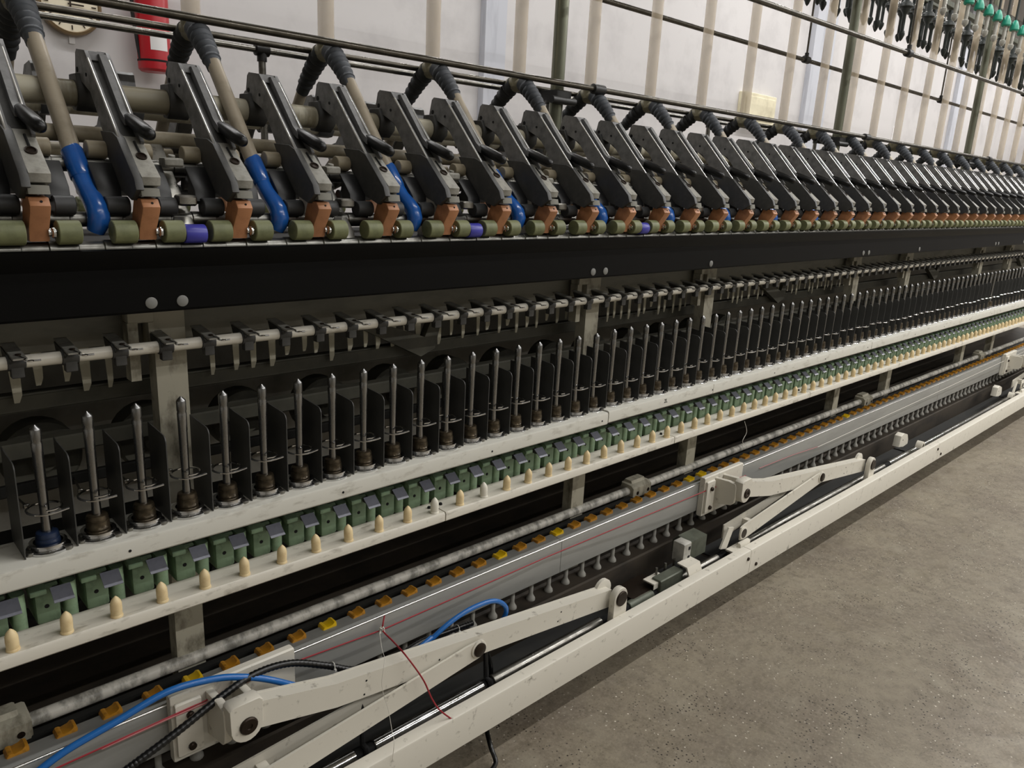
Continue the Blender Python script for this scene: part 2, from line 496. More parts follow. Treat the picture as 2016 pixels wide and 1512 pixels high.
part(MB().box(cx - 0.003, cx + 0.003, WY - 0.0345, WY - 0.031, cz - 0.01, cz + 0.07), 'hand', M['bolt'], t)
part(MB().box(cx - 0.01, cx + 0.05, WY - 0.0365, WY - 0.0345, cz - 0.003, cz + 0.003), 'hand', M['bolt'], t)
part(MB().box(cx - 0.010, cx + 0.012, WY - 0.006, WY - 0.002, cz - 0.150, cz - 0.112, 0.001), 'mounting_tab', M['label_white'], t)

ex = at(302, 80, WY - 0.08)[0]
ez = at(302, 142, WY - 0.08)[2]
t = thing('fire_extinguisher', (ex, WY - 0.08, ez), 'red fire extinguisher with a white label hanging on the wall', 'fire extinguisher')
part(MB()._lathe(Vector((ex, WY - 0.08, ez)), Vector((0, 0, 1)), [(0.058, 0), (0.068, 0.01), (0.068, 0.30), (0.060, 0.335), (0.040, 0.36), (0.022, 0.372), (0.02, 0.40)], 28), 'cylinder', M['red_paint'], t)
part(MB().box(ex - 0.02, ex + 0.02, WY - 0.10, WY - 0.06, ez + 0.395, ez + 0.43, 0.006).box(ex - 0.012, ex + 0.09, WY - 0.088, WY - 0.072, ez + 0.425, ez + 0.44, 0.003), 'valve', M['hole'], t)
part(MB().tube([(ex - 0.02, WY - 0.09, ez + 0.41), (ex - 0.07, WY - 0.09, ez + 0.38), (ex - 0.085, WY - 0.09, ez + 0.25), (ex - 0.07, WY - 0.09, ez + 0.10), (ex - 0.062, WY - 0.09, ez + 0.04)], 0.008, 8), 'hose', M['black_rubber'], t)
lab = MB()
vs = []
for k in range(9):
    a = math.radians(-120 + 62 * k / 8)
    for z in (ez + 0.085, ez + 0.150):
        vs.append((ex + 0.0686 * math.cos(a), WY - 0.08 + 0.0686 * math.sin(a), z))
lab.add([(v[0] + 0.02, v[1], v[2]) if False else v for v in vs], [(2 * k, 2 * k + 2, 2 * k + 3, 2 * k + 1) for k in range(8)])
part(lab, 'paper_label', M['label_white'], t, 'white paper label')
part(MB()._lathe(Vector((ex, WY - 0.08, ez + 0.04)), Vector((0, 0, 1)), [(0.069, 0), (0.070, 0.004), (0.069, 0.008)], 28), 'band', M['hole'], t)
part(MB().box(ex - 0.03, ex + 0.03, WY - 0.02, WY - 0.002, ez + 0.2, ez + 0.34, 0.003), 'wall_bracket', M['hole'], t)

xa, za = at(1457, 216, WY - 0.03)[0], at(1457, 222, WY - 0.03)[2]
xb, zb = at(1524, 190, WY - 0.03)[0], at(1457, 178, WY - 0.03)[2]
t = thing('switch_box', ((xa + xb) / 2, WY - 0.03, za), 'cream electrical switch box on the wall between two clear tubes', 'switch box')
part(MB().box(xa, xb, WY - 0.06, WY - 0.001, za - 0.08, zb, 0.004), 'case', M['switch_box'], t)
part(MB().box(xa + 0.03, xb - 0.03, WY - 0.068, WY - 0.06, za - 0.04, zb - 0.03, 0.003), 'cover', M['switch_box'], t)
pp = at(1763, 262, WY - 0.006)
tp = MB().prism('y', [(pp[0] - 0.10, pp[2] - 0.12), (pp[0] + 0.02, pp[2] - 0.17), (pp[0] + 0.10, pp[2] - 0.05), (pp[0] + 0.13, pp[2] + 0.16), (pp[0] + 0.05, pp[2] + 0.22), (pp[0] - 0.02, pp[2] + 0.10), (pp[0] - 0.08, pp[2] + 0.06)], WY - 0.008, WY - 0.001)
solo(tp, 'torn_paper', M['label_white'], (pp[0], WY - 0.004, pp[2]), 'torn white paper scrap stuck to the wall between the tubes', 'paper')

# ================================================================== spinning frame: the fixed body
CY = 1.53                      # centre plane of the machine
X0, X1 = -0.55, 7.6
fr = thing('spinning_frame', (3.0, CY, -H), 'long ring spinning frame with black front beam and cream pillars', 'spinning machine')
bm_ = part(MB().prism('x', [(1.195, -0.222), (1.20, -0.226), (1.30, -0.226), (1.30, -0.14), (1.215, -0.14), (1.195, -0.158)], X0, X1), 'front_beam', M['black_beam'], fr, 'black front beam')
part(MB().prism('x', [(1.186, -0.1285), (1.182, -0.1300), (1.184, -0.146), (1.196, -0.160), (1.205, -0.156), (1.190, -0.140)], X0, X1), 'roller_guard', M['black_beam'], fr)
PIL = [-0.66, 0.46, 1.56, 2.13, 3.24, 3.82, 4.92, 5.50, 6.60]
for X in (0.396, 0.442, 1.414, 1.460, 1.930, 2.98, 3.03, 3.56, 4.66, 4.71, 5.2):
    part(MB()._lathe(Vector((X, 1.1955, -0.2105)), Vector((0, -1, 0)), [(0.0088, 0), (0.0088, 0.0015), (0.0078, 0.0022), (0.001, 0.0023)], 18), 'bolt_cap', M['bolt_cap'], bm_)
part(MB().box(X0, X1, 1.345, 1.365, -0.302, -0.19), 'upper_panel', M['olive_panel'], fr)
part(MB().box(X0, X1, 1.40, 1.43, -0.412, -0.382, 0.003), 'middle_rail', M['dark_olive'], fr)
part(MB().box(X0, X1, 1.42, 1.45, -0.50, -0.47, 0.003), 'lower_rail', M['dark_olive'], fr)
part(MB().box(X0, X1, 1.66, 1.68, -H, -0.14), 'centre_web', M['web'], fr)
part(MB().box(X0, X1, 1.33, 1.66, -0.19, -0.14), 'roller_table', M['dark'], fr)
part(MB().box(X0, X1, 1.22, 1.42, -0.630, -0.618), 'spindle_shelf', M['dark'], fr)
for X in PIL:
    p_ = part(MB().box(X - 0.026, X + 0.026, 1.31, 1.344, -H, -0.226, 0.003), 'pillar', M['pillar_paint'], fr, 'grubby cream pillar')
    part(MB().box(X - 0.066, X - 0.026, 1.305, 1.335, -0.262, -0.2265, 0.002).box(X - 0.066, X - 0.050, 1.31, 1.335, -0.36, -0.262).box(X - 0.035, X - 0.026, 1.305, 1.335, -0.30, -0.262), 'bracket', M['pillar_paint'], p_)
for k in range(6):
    X = 1.02 + k * 1.68
    part(MB().prism('y', [(X - 0.16, -0.318), (X - 0.13, -0.335), (X + 0.02, -0.410), (X + 0.06, -0.395), (X + 0.085, -0.30), (X + 0.06, -0.30), (X + 0.03, -0.365), (X - 0.12, -0.312)], 1.375, 1.395), 'lift_lever', M['dark_olive'], fr)
part(MB().prism('x', [(1.24, -1.113), (1.24, -1.120), (1.248, -1.19), (1.275, -1.285), (1.66, -1.285), (1.66, -1.02), (1.40, -1.02), (1.30, -1.11)], X0, X1), 'base_sill', M['brown_sill'], fr, 'brown base sill')
# conveyor bed below the yellow pegs
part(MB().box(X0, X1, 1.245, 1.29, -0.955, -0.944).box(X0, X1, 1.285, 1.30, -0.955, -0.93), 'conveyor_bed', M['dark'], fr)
# tapes
for k in range(92):
    X = 0.10 + 0.036 * k + random.uniform(-0.008, 0.008)
    if any(abs(X - q * 1.06) < 0.05 for q in PIL):
        continue
    w = random.uniform(0.006, 0.010)
    zb = random.uniform(-0.395, -0.365)
    part(MB().prism('y', [(X - w, -0.285), (X + w, -0.285), (X + w * 0.9, zb + 0.012), (X + w * 0.4, zb), (X - w * 0.4, zb)], 1.388, 1.390), 'tape', M['tape'], fr)
# drums below
for k in range(-6, 34):
    X = 0.765 + 0.14 * k
    part(MB()._lathe(Vector((X, 1.50, -0.868)), Vector((0, -1, 0)), [(0.050, -0.03), (0.054, -0.026), (0.054, 0.012), (0.050, 0.016), (0.02, 0.016), (0.018, 0.03), (0.001, 0.0301)], 24), 'drive_drum', M['black_rubber'], fr)
for k in range(14):
    X = 0.10 + 0.19 * k
    part(MB()._lathe(Vector((X, 1.52, -0.53)), Vector((0, -1, 0)), [(0.062, -0.03), (0.066, -0.026), (0.066, 0.02), (0.060, 0.026), (0.025, 0.026), (0.02, 0.04), (0.001, 0.0401)], 24), 'tension_pulley', M['dark_olive'], fr)
# roller stands
for k in range(-1, 20):
    X = 0.462 + 0.28 * k
    s_ = part(MB().prism('x', [(1.212, -0.140), (1.200, -0.122), (1.206, -0.108), (1.335, 0.022), (1.350, 0.014), (1.355, -0.14)], X - 0.014, X + 0.014, 0.002), 'roller_stand', M['steel'], fr)
    part(MB().box(X - 0.011, X + 0.017, 1.252, 1.282, -0.012, 0.002, 0.003)._lathe(Vector((X + 0.003, 1.265, 0.002)), Vector((-0.0, -0.3, 1)), [(0.005, 0), (0.005, 0.004), (0.001, 0.0041)], 10), 'slide_block', M['block_grey'], s_)
    part(MB().box(X - 0.010, X + 0.016, 1.205, 1.232, -0.068, -0.052, 0.003), 'slide_block', M['steel'], s_)
# fluted bottom rollers and tubes along the machine
part(MB().cyl((X0, 1.411, 0.092), (X1, 1.411, 0.092), 0.0205, 18), 'arm_tube', M['tube_paint'], fr, 'beige arm support tube')
part(MB().cyl((X0, 1.350, 0.030), (X1, 1.350, 0.030), 0.0125, 14), 'guide_tube', M['beige'], fr)
part(MB().cyl((X0, 2 * CY - 1.402, 0.092), (X1, 2 * CY - 1.402, 0.092), 0.0205, 14), 'arm_tube', M['tube_paint'], fr)

def long_roller(y, z, r, label):
    t = MB()
    t.cyl((X0, y, z), (X1, y, z), r * 0.86, 16)
    for k in range(-4, 100):
        xc = 0.217 + 0.07 * k
        if xc > X1 - 0.05 or xc < X0 + 0.05: continue
        t.lathe((xc - 0.019, y, z), (1, 0, 0), [(r * 0.87, 0), (r, 0.0015), (r, 0.0365), (r * 0.87, 0.038)], 16)
    solo(t, 'bottom_roller', M['roller_steel'], (3.0, y, z), label, 'roller', 'fluted steel bottom rollers')
long_roller(1.206, -0.130, 0.0135, 'long fluted steel roller under the green rollers at the front')
long_roller(1.238, -0.090, 0.0125, 'long fluted steel roller behind the front one under the black rollers')
long_roller(1.305, -0.014, 0.0135, 'long fluted steel roller at the back under the beige rollers')

# ================================================================== weighting arms
AO = (0.0, 1.30, 0.0)
arm = Proto(AO)
side = [(1.399, 0.153), (1.392, 0.158), (1.352, 0.153), (1.340, 0.141), (1.224, 0.023), (1.236, 0.004), (1.262, 0.010), (1.297, 0.038), (1.318, 0.068), (1.340, 0.093), (1.377, 0.109), (1.409, 0.117)]
hb = MB()
hb.prism('x', side, -0.0175, -0.0125)
hb.prism('x', side, 0.0125, 0.0175)
hb.prism('x', [(1.400, 0.1525), (1.392, 0.1575), (1.354, 0.1528), (1.349, 0.140), (1.392, 0.118), (1.408, 0.118)], -0.0126, 0.0126)
h_i = arm.part(hb, 'arm_housing', M['arm_grey'])
arm.part(MB().prism('x', [(1.350, 0.137), (1.243, 0.027), (1.262, 0.014), (1.30, 0.042), (1.33, 0.08), (1.36, 0.10)], -0.0126, 0.0126), 'groove', M['arm_dark'], h_i)
arm.part(MB().tube([(-0.0168, 1.3400, 0.1410), (-0.0168, 1.2240, 0.0230)], 0.0015, 8), 'edge_glint_bead', M['glint_bead'], h_i)  # bead added on the plate edge so lamps draw a thin highlight
arm.part(MB().tube([(0.0130, 1.3400, 0.1410), (0.0130, 1.2600, 0.0596)], 0.0015, 8), 'edge_glint_bead', M['glint_bead'], h_i)  # second added bead, stands in for the highlight on the right plate
arm.part(MB()._lathe(Vector((-0.0175, 1.395, 0.128)), Vector((-1, 0, 0)), [(0.0042, 0), (0.0042, 0.0008), (0.0005, 0.0009)], 12), 'rivet', M['hole'], h_i)
arm.part(MB()._lathe(Vector((-0.0175, 1.352, 0.118)), Vector((-1, 0, 0)), [(0.0028, 0), (0.0028, 0.0008), (0.0005, 0.0009)], 10), 'rivet', M['hole'], h_i)
lv = MB().prism('x', [(1.352, 0.1495), (1.345, 0.1495), (1.268, 0.066), (1.250, 0.054), (1.253, 0.045), (1.272, 0.055), (1.35, 0.137)], 0.001, 0.0115)
l_i = arm.part(lv, 'lever', M['arm_grey'])
g0, g1 = Vector((0.0090, 1.259, 0.0555)), Vector((0.0190, 1.194, 0.0300))
arm.part(MB().tube([g0.lerp(g1, q) for q in (-0.06, 0.0, 0.12, 0.35, 0.7, 0.88, 0.96, 1.0)], [0.0060, 0.0080, 0.0095, 0.0104, 0.0106, 0.0096, 0.0070, 0.0020], 14), 'grip', M['grip'], l_i, 'black rubber grip')
arm.part(MB().prism('x', [(1.246, 0.034), (1.226, 0.027), (1.166, -0.029), (1.160, -0.044), (1.184, -0.060), (1.232, -0.046), (1.275, 0.000), (1.300, 0.036)], -0.0195, -0.0085, 0.0012), 'lower_lever', M['arm_dark'])
pb = arm.part(MB().prism('x', [(1.240, 0.029), (1.167, -0.0265), (1.170, -0.038), (1.200, -0.045), (1.262, 0.012)], -0.0085, 0.0175, 0.0012), 'pressure_block', M['block_grey'])
nd = Vector((0, -0.605, 0.796))
dd = Vector((0, -0.796, -0.605))
base = Vector((0.005, 1.240, 0.029))
sl = MB()
a_, b_ = base + dd * 0.012 + nd * 0.0003, base + dd * 0.040 + nd * 0.0003
sl.tube([a_, b_], 0.0020, 6)
arm.part(sl, 'slot', M['hole'], pb)
arm.part(MB()._lathe(base + dd * 0.046, nd, [(0.0078, 0), (0.0078, 0.002), (0.0062, 0.0022), (0.0058, 0.0006), (0.0004, 0.0007)], 14), 'hex_screw', M['bolt'], pb)
arm.part(MB().prism('x', [(1.212, -0.040), (1.163, -0.042), (1.160, -0.053), (1.211, -0.056)], -0.0125, 0.0130, 0.001), 'cap_block', M['olive_panel'])
ob = MB()
ob.prism('x', [(1.197, -0.0555), (1.168, -0.0570), (1.1600, -0.0680), (1.1630, -0.0745), (1.1810, -0.100), (1.1850, -0.1165), (1.219, -0.1165), (1.209, -0.080)], -0.0120, 0.0120, 0.0015)
c_i = arm.part(ob, 'clip', M['orange'], None, 'orange-brown plastic clip')
arm.part(MB()._lathe(Vector((0.002, 1.1640, -0.0628)), Vector((0, -0.81, 0.59)), [(0.0018, 0), (0.0018, 0.0009), (0.0003, 0.001)], 8), 'clip_hole', M['hole'], c_i)
sh_ = arm.part(MB().cyl((0.010, 1.183, -0.1045), (0.052, 1.183, -0.1045), 0.0055, 10)._lathe(Vector((0.0128, 1.179, -0.1045)), Vector((1, 0, 0)), [(0.003, 0), (0.0075, 0.002), (0.0075, 0.005), (0.003, 0.007)], 12), 'roller_shaft', M['chrome'])
for s in (-1, 1):
    x0, x1 = (-0.0495, -0.0180) if s < 0 else (0.0205, 0.0495)
    arm.part(MB()._lathe(Vector((x0, 1.183, -0.1045)), Vector((1, 0, 0)), [(0.008, 0), (0.0155, 0), (0.0165, 0.001), (0.0165, x1 - x0 - 0.001), (0.0155, x1 - x0), (0.008, x1 - x0)], 20), 'front_roller', M['green_cot'], sh_, 'olive green rubber roller')
    x0, x1 = (-0.046, -0.014) if s < 0 else (0.027, 0.054)
    arm.part(MB()._lathe(Vector((x0, 1.217, -0.070)), Vector((1, 0, 0)), [(0.006, 0), (0.0128, 0), (0.0138, 0.001), (0.0138, x1 - x0 - 0.001), (0.0128, x1 - x0), (0.006, x1 - x0)], 18), 'middle_roller', M['grey_rubber'])
    x0, x1 = (-0.052, -0.020) if s < 0 else (0.020, 0.052)
    arm.part(MB().prism('x', [(1.235 + 0.019 * math.cos(a), -0.048 + 0.019 * math.sin(a)) for a in [math.radians(-135 + 18 * q) for q in range(11)]] + [(1.282 + 0.012 * math.cos(a), -0.012 + 0.012 * math.sin(a)) for a in [math.radians(45 + 18 * q) for q in range(0)]] + [(1.26, -0.01), (1.225, -0.045)], x0, x1, 0.001), 'apron_cage', M['black_rubber'])
    x0, x1 = (-0.046, -0.019) if s < 0 else (0.019, 0.046)
    arm.part(MB()._lathe(Vector((x0, 1.286, 0.008)), Vector((1, 0, 0)), [(0.005, 0), (0.0122, 0), (0.0132, 0.001), (0.0132, x1 - x0 - 0.001), (0.0122, x1 - x0), (0.005, x1 - x0)], 18), 'back_roller', M['beige'])
arm.part(MB().prism('x', [(1.42, 0.122), (1.385, 0.122), (1.375, 0.10), (1.378, 0.08), (1.396, 0.066), (1.414, 0.068), (1.426, 0.085)], -0.024, 0.012, 0.002), 'tube_clamp', M['arm_dark'])

NARM = 40
cnt = 0
for i in range(-1, NARM):
    X = 0.258 + 0.14 * i
    if i >= 0: cnt += 1
    lab = ('grey weighting arm with orange clip, %s from the left in the front row' % nth(cnt)) if i >= 0 else 'grey weighting arm mostly cut off at the left photo edge'
    arm.stamp('weighting_arm', (X, AO[1] + 0.009, AO[2]), lab, 'weighting arm', 'weighting arms of the front row')
for i in range(0, 16):
    X = 0.392 + 0.14 * i
    arm.stamp('weighting_arm', (X, 2 * CY - AO[1], AO[2]), 'dark weighting arm of the rear row, %s from the left, behind the suction tubes' % nth(i + 1), 'weighting arm', 'weighting arms of the rear row', rz=math.pi)
for k, X in enumerate((0.4640, 1.0240, 1.584)):
    solo(MB()._lathe(Vector((X - 0.016, 1.190, -0.1080)), Vector((1, 0, 0)), [(0.008, 0), (0.0135, 0), (0.0142, 0.001), (0.0142, 0.031), (0.0135, 0.032), (0.008, 0.032)], 18), 'roller_sleeve', M['violet_sleeve'], (X, 1.190, -0.1080),
         'violet-blue sleeve between green rollers, ' + ('nearest one', 'middle one', 'farthest one')[k], 'sleeve', 'violet sleeves on the roller line')

# ================================================================== suction tubes
SO = (0.0, 1.45, 0.2)
suc = Proto(SO)
def bellows(p0, p1, p2, r=0.0200, n=60, taper=0.68):
    pts, rs = [], []
    P0, P1, P2 = Vector(p0), Vector(p1), Vector(p2)
    for k in range(n + 1):
        q = k / n
        p = P0 * (1 - q) ** 2 + P1 * 2 * q * (1 - q) + P2 * q * q
        pts.append(p)
        rr = r * (1 - (1 - taper) * q)
        if 0.14 < q < 0.84:
            rr *= 0.92 + 0.24 * abs(math.sin((q - 0.14) / 0.70 * 5.5 * math.pi)) ** 0.7
        rs.append(rr)
    return MB().tube(pts, rs, 16)
t_i = suc.part(MB().cyl((0, 1.505, 0.232), (0, 1.560, 0.232), 0.0185, 14).cyl((0, CY, 0.226), (0, CY, 0.249), 0.0190, 16), 'tee_piece', M['tee'])
suc.part(bellows((0, 1.514, 0.234), (0, 1.474, 0.208), (0, 1.436, 0.160)), 'bellows', M['bellows'], None, 'blue-grey ribbed bellows')
suc.part(bellows((0, 1.546, 0.234), (0, 1.588, 0.207), (0, 1.636, 0.158)), 'bellows', M['bellows_dark'], None, 'dark ribbed bellows of the rear side')
suc.part(MB().cyl((0, 1.442, 0.170), (0.002, 1.296, -0.006), 0.0128, 16), 'hose', M['hose'], None, 'tan see-through hose')
suc.part(MB().cyl((0, 1.630, 0.166), (0, 1.764, -0.006), 0.0118, 12), 'hose', M['hose'])
nz = suc.part(MB().tube([(0.001, 1.3045, 0.0045), (0.002, 1.303, 0.003), (0.003, 1.272, -0.032), (0.003, 1.2705, -0.034)], [0.0146, 0.0156, 0.0153, 0.0142], 18), 'nozzle_sleeve', M['blue_nozzle'], None, 'glossy blue sleeve')
cur = [Vector((0.003, 1.274, -0.030)), Vector((0.004, 1.255, -0.049)), Vector((0.006, 1.236, -0.063)), Vector((0.007, 1.225, -0.074)), Vector((0.007, 1.220, -0.086)), Vector((0.005, 1.221, -0.097)), Vector((0.002, 1.224, -0.106))]
suc.part(MB().tube(cur, [0.0136, 0.0138, 0.0146, 0.0153, 0.0152, 0.0140, 0.0120], 18), 'nozzle', M['blue_nozzle'], None, 'glossy blue curved nozzle')
TUBE_TOP = 2.2
suc.part(MB().tube([(0, CY, 0.242), (0, CY, 0.25), (0, CY, 1.2), (0, CY, TUBE_TOP)], [0.0165, 0.0170, 0.0170, 0.0170], 18), 'riser_tube', M['clear_tube'], None, 'tan clear riser tube')
for k in range(-1, 30):
    X = 0.334 + 0.28 * k
    suc.stamp('suction_tube', (X, SO[1], SO[2]), ('clear suction tube with grey bellows and blue nozzle, %s from the left' % nth(k + 1)) if k >= 0 else 'suction tube just beyond the left photo edge', 'suction tube', 'suction tubes over the drafting rollers')

# ================================================================== rods and creel above
cr = thing('creel', (3.0, CY, 0.2), 'steel creel framework of posts and rods above the spinning frame', 'creel')
XR = 9.5
part(MB().cyl((X0, 1.487, 0.2465), (XR, 1.487, 0.2465), 0.0078, 12), 'front_rod', M['dark_steel'], cr, 'brown-grey steel rod')
part(MB().cyl((X0, 1.572, 0.2365), (XR, 1.572, 0.2365), 0.0065, 12), 'middle_rod', M['dark_steel'], cr)
part(MB().cyl((X0, 1.605, 0.2270), (XR, 1.605, 0.2270), 0.0062, 12), 'rear_rod', M['steel'], cr)
for X in (1.72, 3.53, 5.3):
    part(MB()._lathe(Vector((X - 0.024, 1.487, 0.2465)), Vector((1, 0, 0)), [(0.0085, 0), (0.0135, 0.002), (0.0135, 0.046), (0.0085, 0.048)], 14), 'coupler', M['coupler'], cr)
for X in (0.787, 1.646, 2.47, 3.3):
    part(MB().cyl((X, 1.605, 0.02), (X, 1.605, 0.228), 0.0075, 10), 'rod_support', M['steel'], cr)
    part(MB()._lathe(Vector((X - 0.016, 1.605, 0.227)), Vector((1, 0, 0)), [(0.0065, 0), (0.0120, 0.002), (0.0120, 0.030), (0.0065, 0.032)], 12).cyl((X, 1.605, 0.205), (X, 1.605, 0.226), 0.0100, 12), 'support_clamp', M['coupler'], cr)
for X in (1.600, 3.335, 5.03, 6.70, 8.4):
    p_ = part(MB().cyl((X, 1.53, -0.15), (X, 1.53, 2.4), 0.0185, 18), 'post', M['green_steel'], cr, 'dark green-grey steel post')
    part(MB().box(X - 0.028, X + 0.028, 1.50, 1.60, 0.205, 0.232, 0.003).cyl((X - 0.05, 1.50, 0.205), (X + 0.04, 1.50, 0.205), 0.010, 12), 'post_clamp', M['coupler'], p_)
# upper rods
part(MB().cyl((X0, 1.75, 0.552), (XR, 1.75, 0.572), 0.0085, 12), 'upper_rear_rod', M['dark_steel'], cr)
part(MB().cyl((X0, 1.31, 0.500), (XR, 1.31, 0.640), 0.0085, 12), 'upper_front_rod', M['dark_steel'], cr)
def on_front(X): return 0.500 + 0.140 * (X - X0) / (XR - X0)
for X in (3.375, 5.05, 6.75):
    z = on_front(X)
    part(MB()._lathe(Vector((X - 0.022, 1.31, z - 0.0003)), Vector((1, 0, 0.015)), [(0.009, 0), (0.0155, 0.003), (0.0155, 0.04), (0.009, 0.043)], 14).cyl((X, 1.31, z), (X, 1.31, z + 0.03), 0.009, 10), 'coupler', M['coupler'], cr)
    part(MB().cyl((X, 1.31, z), (X, 1.31, 1.55), 0.0045, 8), 'drop_rod', M['dark_steel'], cr)
for X in (3.40, 5.10, 6.8):
    part(MB()._lathe(Vector((X - 0.022, 1.75, 0.562)), Vector((1, 0, 0)), [(0.009, 0), (0.0155, 0.003), (0.0155, 0.04), (0.009, 0.043)], 14).cyl((X, 1.75, 0.562), (X, 1.75, 0.59), 0.009, 10), 'coupler', M['coupler'], cr)
    part(MB().cyl((X, 1.75, 0.565), (X, 1.75, 1.55), 0.0045, 8), 'drop_rod', M['dark_steel'], cr)
part(MB().box(2.4, XR, 1.385, 1.435, 0.905, 0.945, 0.006), 'front_side_rail', M['dark_steel'], cr)
rails = [(1.31, 1.02), (1.72, 1.02), (1.90, 1.09), (2.05, 1.17)]
for y, z in rails:
    part(MB().box(2.4, XR, y - 0.018, y + 0.018, z, z + 0.03, 0.003), 'hanger_rail', M['green_grey'], cr)
for X in (3.335, 5.03, 6.70, 8.4):
    part(MB().box(X - 0.02, X + 0.02, 1.10, 2.10, 1.20, 1.23), 'cross_arm', M['green_grey'], cr)
# bobbin hangers
hg = Proto((0, 0, 1.02))
hg.part(MB()._lathe(Vector((0, 0, 1.02)), Vector((0, 0, -1)), [(0.013, 0), (0.013, 0.05), (0.022, 0.055), (0.025, 0.072), (0.021, 0.095), (0.013, 0.105), (0.0090, 0.115), (0.0088, 0.17)], 12), 'hanger_body', M['hanger'])
hg.part(MB()._lathe(Vector((0, 0, 0.852)), Vector((0, 0, -1)), [(0.0088, 0), (0.0085, 0.025), (0.0155, 0.032), (0.0160, 0.042), (0.008, 0.062), (0.001, 0.070)], 12), 'hanger_tip', M['hanger'])
hg.part(MB()._lathe(Vector((0, 0, 0.965)), Vector((0, 0, -1)), [(0.012, 0), (0.031, 0.008), (0.034, 0.022), (0.030, 0.027), (0.014, 0.018)], 12), 'umbrella', M['hanger'])
rowname = {0: 'middle', 1: 'rear', 2: 'hindmost'}
for r, (y, ph, zr) in enumerate(((1.72, 0.0, 1.02), (1.90, 0.10, 1.09), (2.05, 0.05, 1.17))):
    n_ = 0
    for k in range(0, 44):
        X = 3.06 + ph + 0.155 * k
        vis = visible((X, y, zr - 0.22), 25)
        if not vis: continue
        n_ += 1
        hg.stamp('bobbin_hanger', (X, y, zr - random.uniform(0, 0.02)), 'dark bobbin hanger under the %s creel rail, %s from the left' % (rowname[r], nth(n_)), 'bobbin hanger', 'bobbin hangers in the creel')
gh = Proto((0, 1.31, 0.95))
gh.part(MB().cyl((0, 1.31, 0.875), (0, 1.31, 1.02), 0.006, 8), 'stem', M['hanger'])
gh.part(MB()._lathe(Vector((0, 1.31, 0.88)), Vector((0, 0, -1)), [(0.005, 0), (0.012, 0.008), (0.020, 0.030), (0.022, 0.044), (0.018, 0.050), (0.01, 0.046)], 14), 'cap', M['green_cap'], None, 'teal green cap')
gh.part(MB()._lathe(Vector((0, 1.31, 0.84)), Vector((0, 0, -1)), [(0.0085, 0), (0.008, 0.07), (0.013, 0.074), (0.013, 0.088), (0.004, 0.10)], 12), 'sleeve', M['foot_white'])
n_ = 0
for k in range(0, 40):
    X = 3.66 + 0.14 * k
    if not visible((X, 1.31, 0.84), 25): continue
    n_ += 1
    gh.stamp('capped_hanger', (X, 1.31, 0.95), 'bobbin hanger with teal green cap, %s from the left at top right' % nth(n_), 'bobbin hanger', 'green capped hangers in the creel')

# ================================================================== lappet rail with thread guides
lp = solo(MB().cyl((X0, 1.268, -0.296), (X1, 1.268, -0.296), 0.0098, 16), 'lappet_rail', M['white_paint'], (3.0, 1.268, -0.296), 'thin cream tube carrying the thread guides below the black beam', 'rail')
LO = (0, 1.268, -0.296)
lap = Proto(LO)
lap.part(MB()._lathe(Vector((-0.026, 1.268, -0.296)), Vector((1, 0, 0)), [(0.0095, 0), (0.0122, 0.001), (0.0122, 0.023), (0.0095, 0.024)], 14).box(-0.022, -0.006, 1.258, 1.272, -0.318, -0.300, 0.001), 'clamp', M['arm_dark'])
lap.part(MB().prism('x', [(1.318, -0.2760), (1.318, -0.2785), (1.246, -0.2875), (1.238, -0.2870), (1.238, -0.2845), (1.246, -0.2845)], -0.022, -0.004), 'guide_plate', M['block_grey'])
lap.part(MB().prism('x', [(1.310, -0.2795), (1.300, -0.300), (1.262, -0.300), (1.246, -0.288)], -0.0235, -0.0215), 'web', M['arm_dark'])
wr = [(-0.012, 1.252, -0.2835), (-0.010, 1.240, -0.284)]
for k in range(12):
    a = math.radians(120 + 30 * k)
    wr.append((-0.004 + 0.0055 * math.cos(a), 1.232 + 0.0055 * math.sin(a), -0.2855 - 0.0003 * k))
wr += [(0.006, 1.236, -0.289), (0.012, 1.236, -0.289)]
lap.part(MB().tube(wr, 0.0013, 6), 'wire_eye', M['chrome'])
lap.part(MB()._lathe(Vector((-0.012, 1.256, -0.2845)), Vector((0, 0, 1)), [(0.004, 0), (0.004, 0.003), (0.001, 0.0035)], 8), 'screw', M['bolt'])
n_ = 0
for k in range(-3, 92):
    X = 0.240 + 0.07 * k
    if not visible((X, 1.25, -0.29), 15) or X > X1: continue
    n_ += 1
    lap.stamp('thread_guide', (X, LO[1], LO[2]), 'small wire thread guide on the cream tube, %s from the left' % nth(n_), 'thread guide', 'thread guides on the lappet rail')

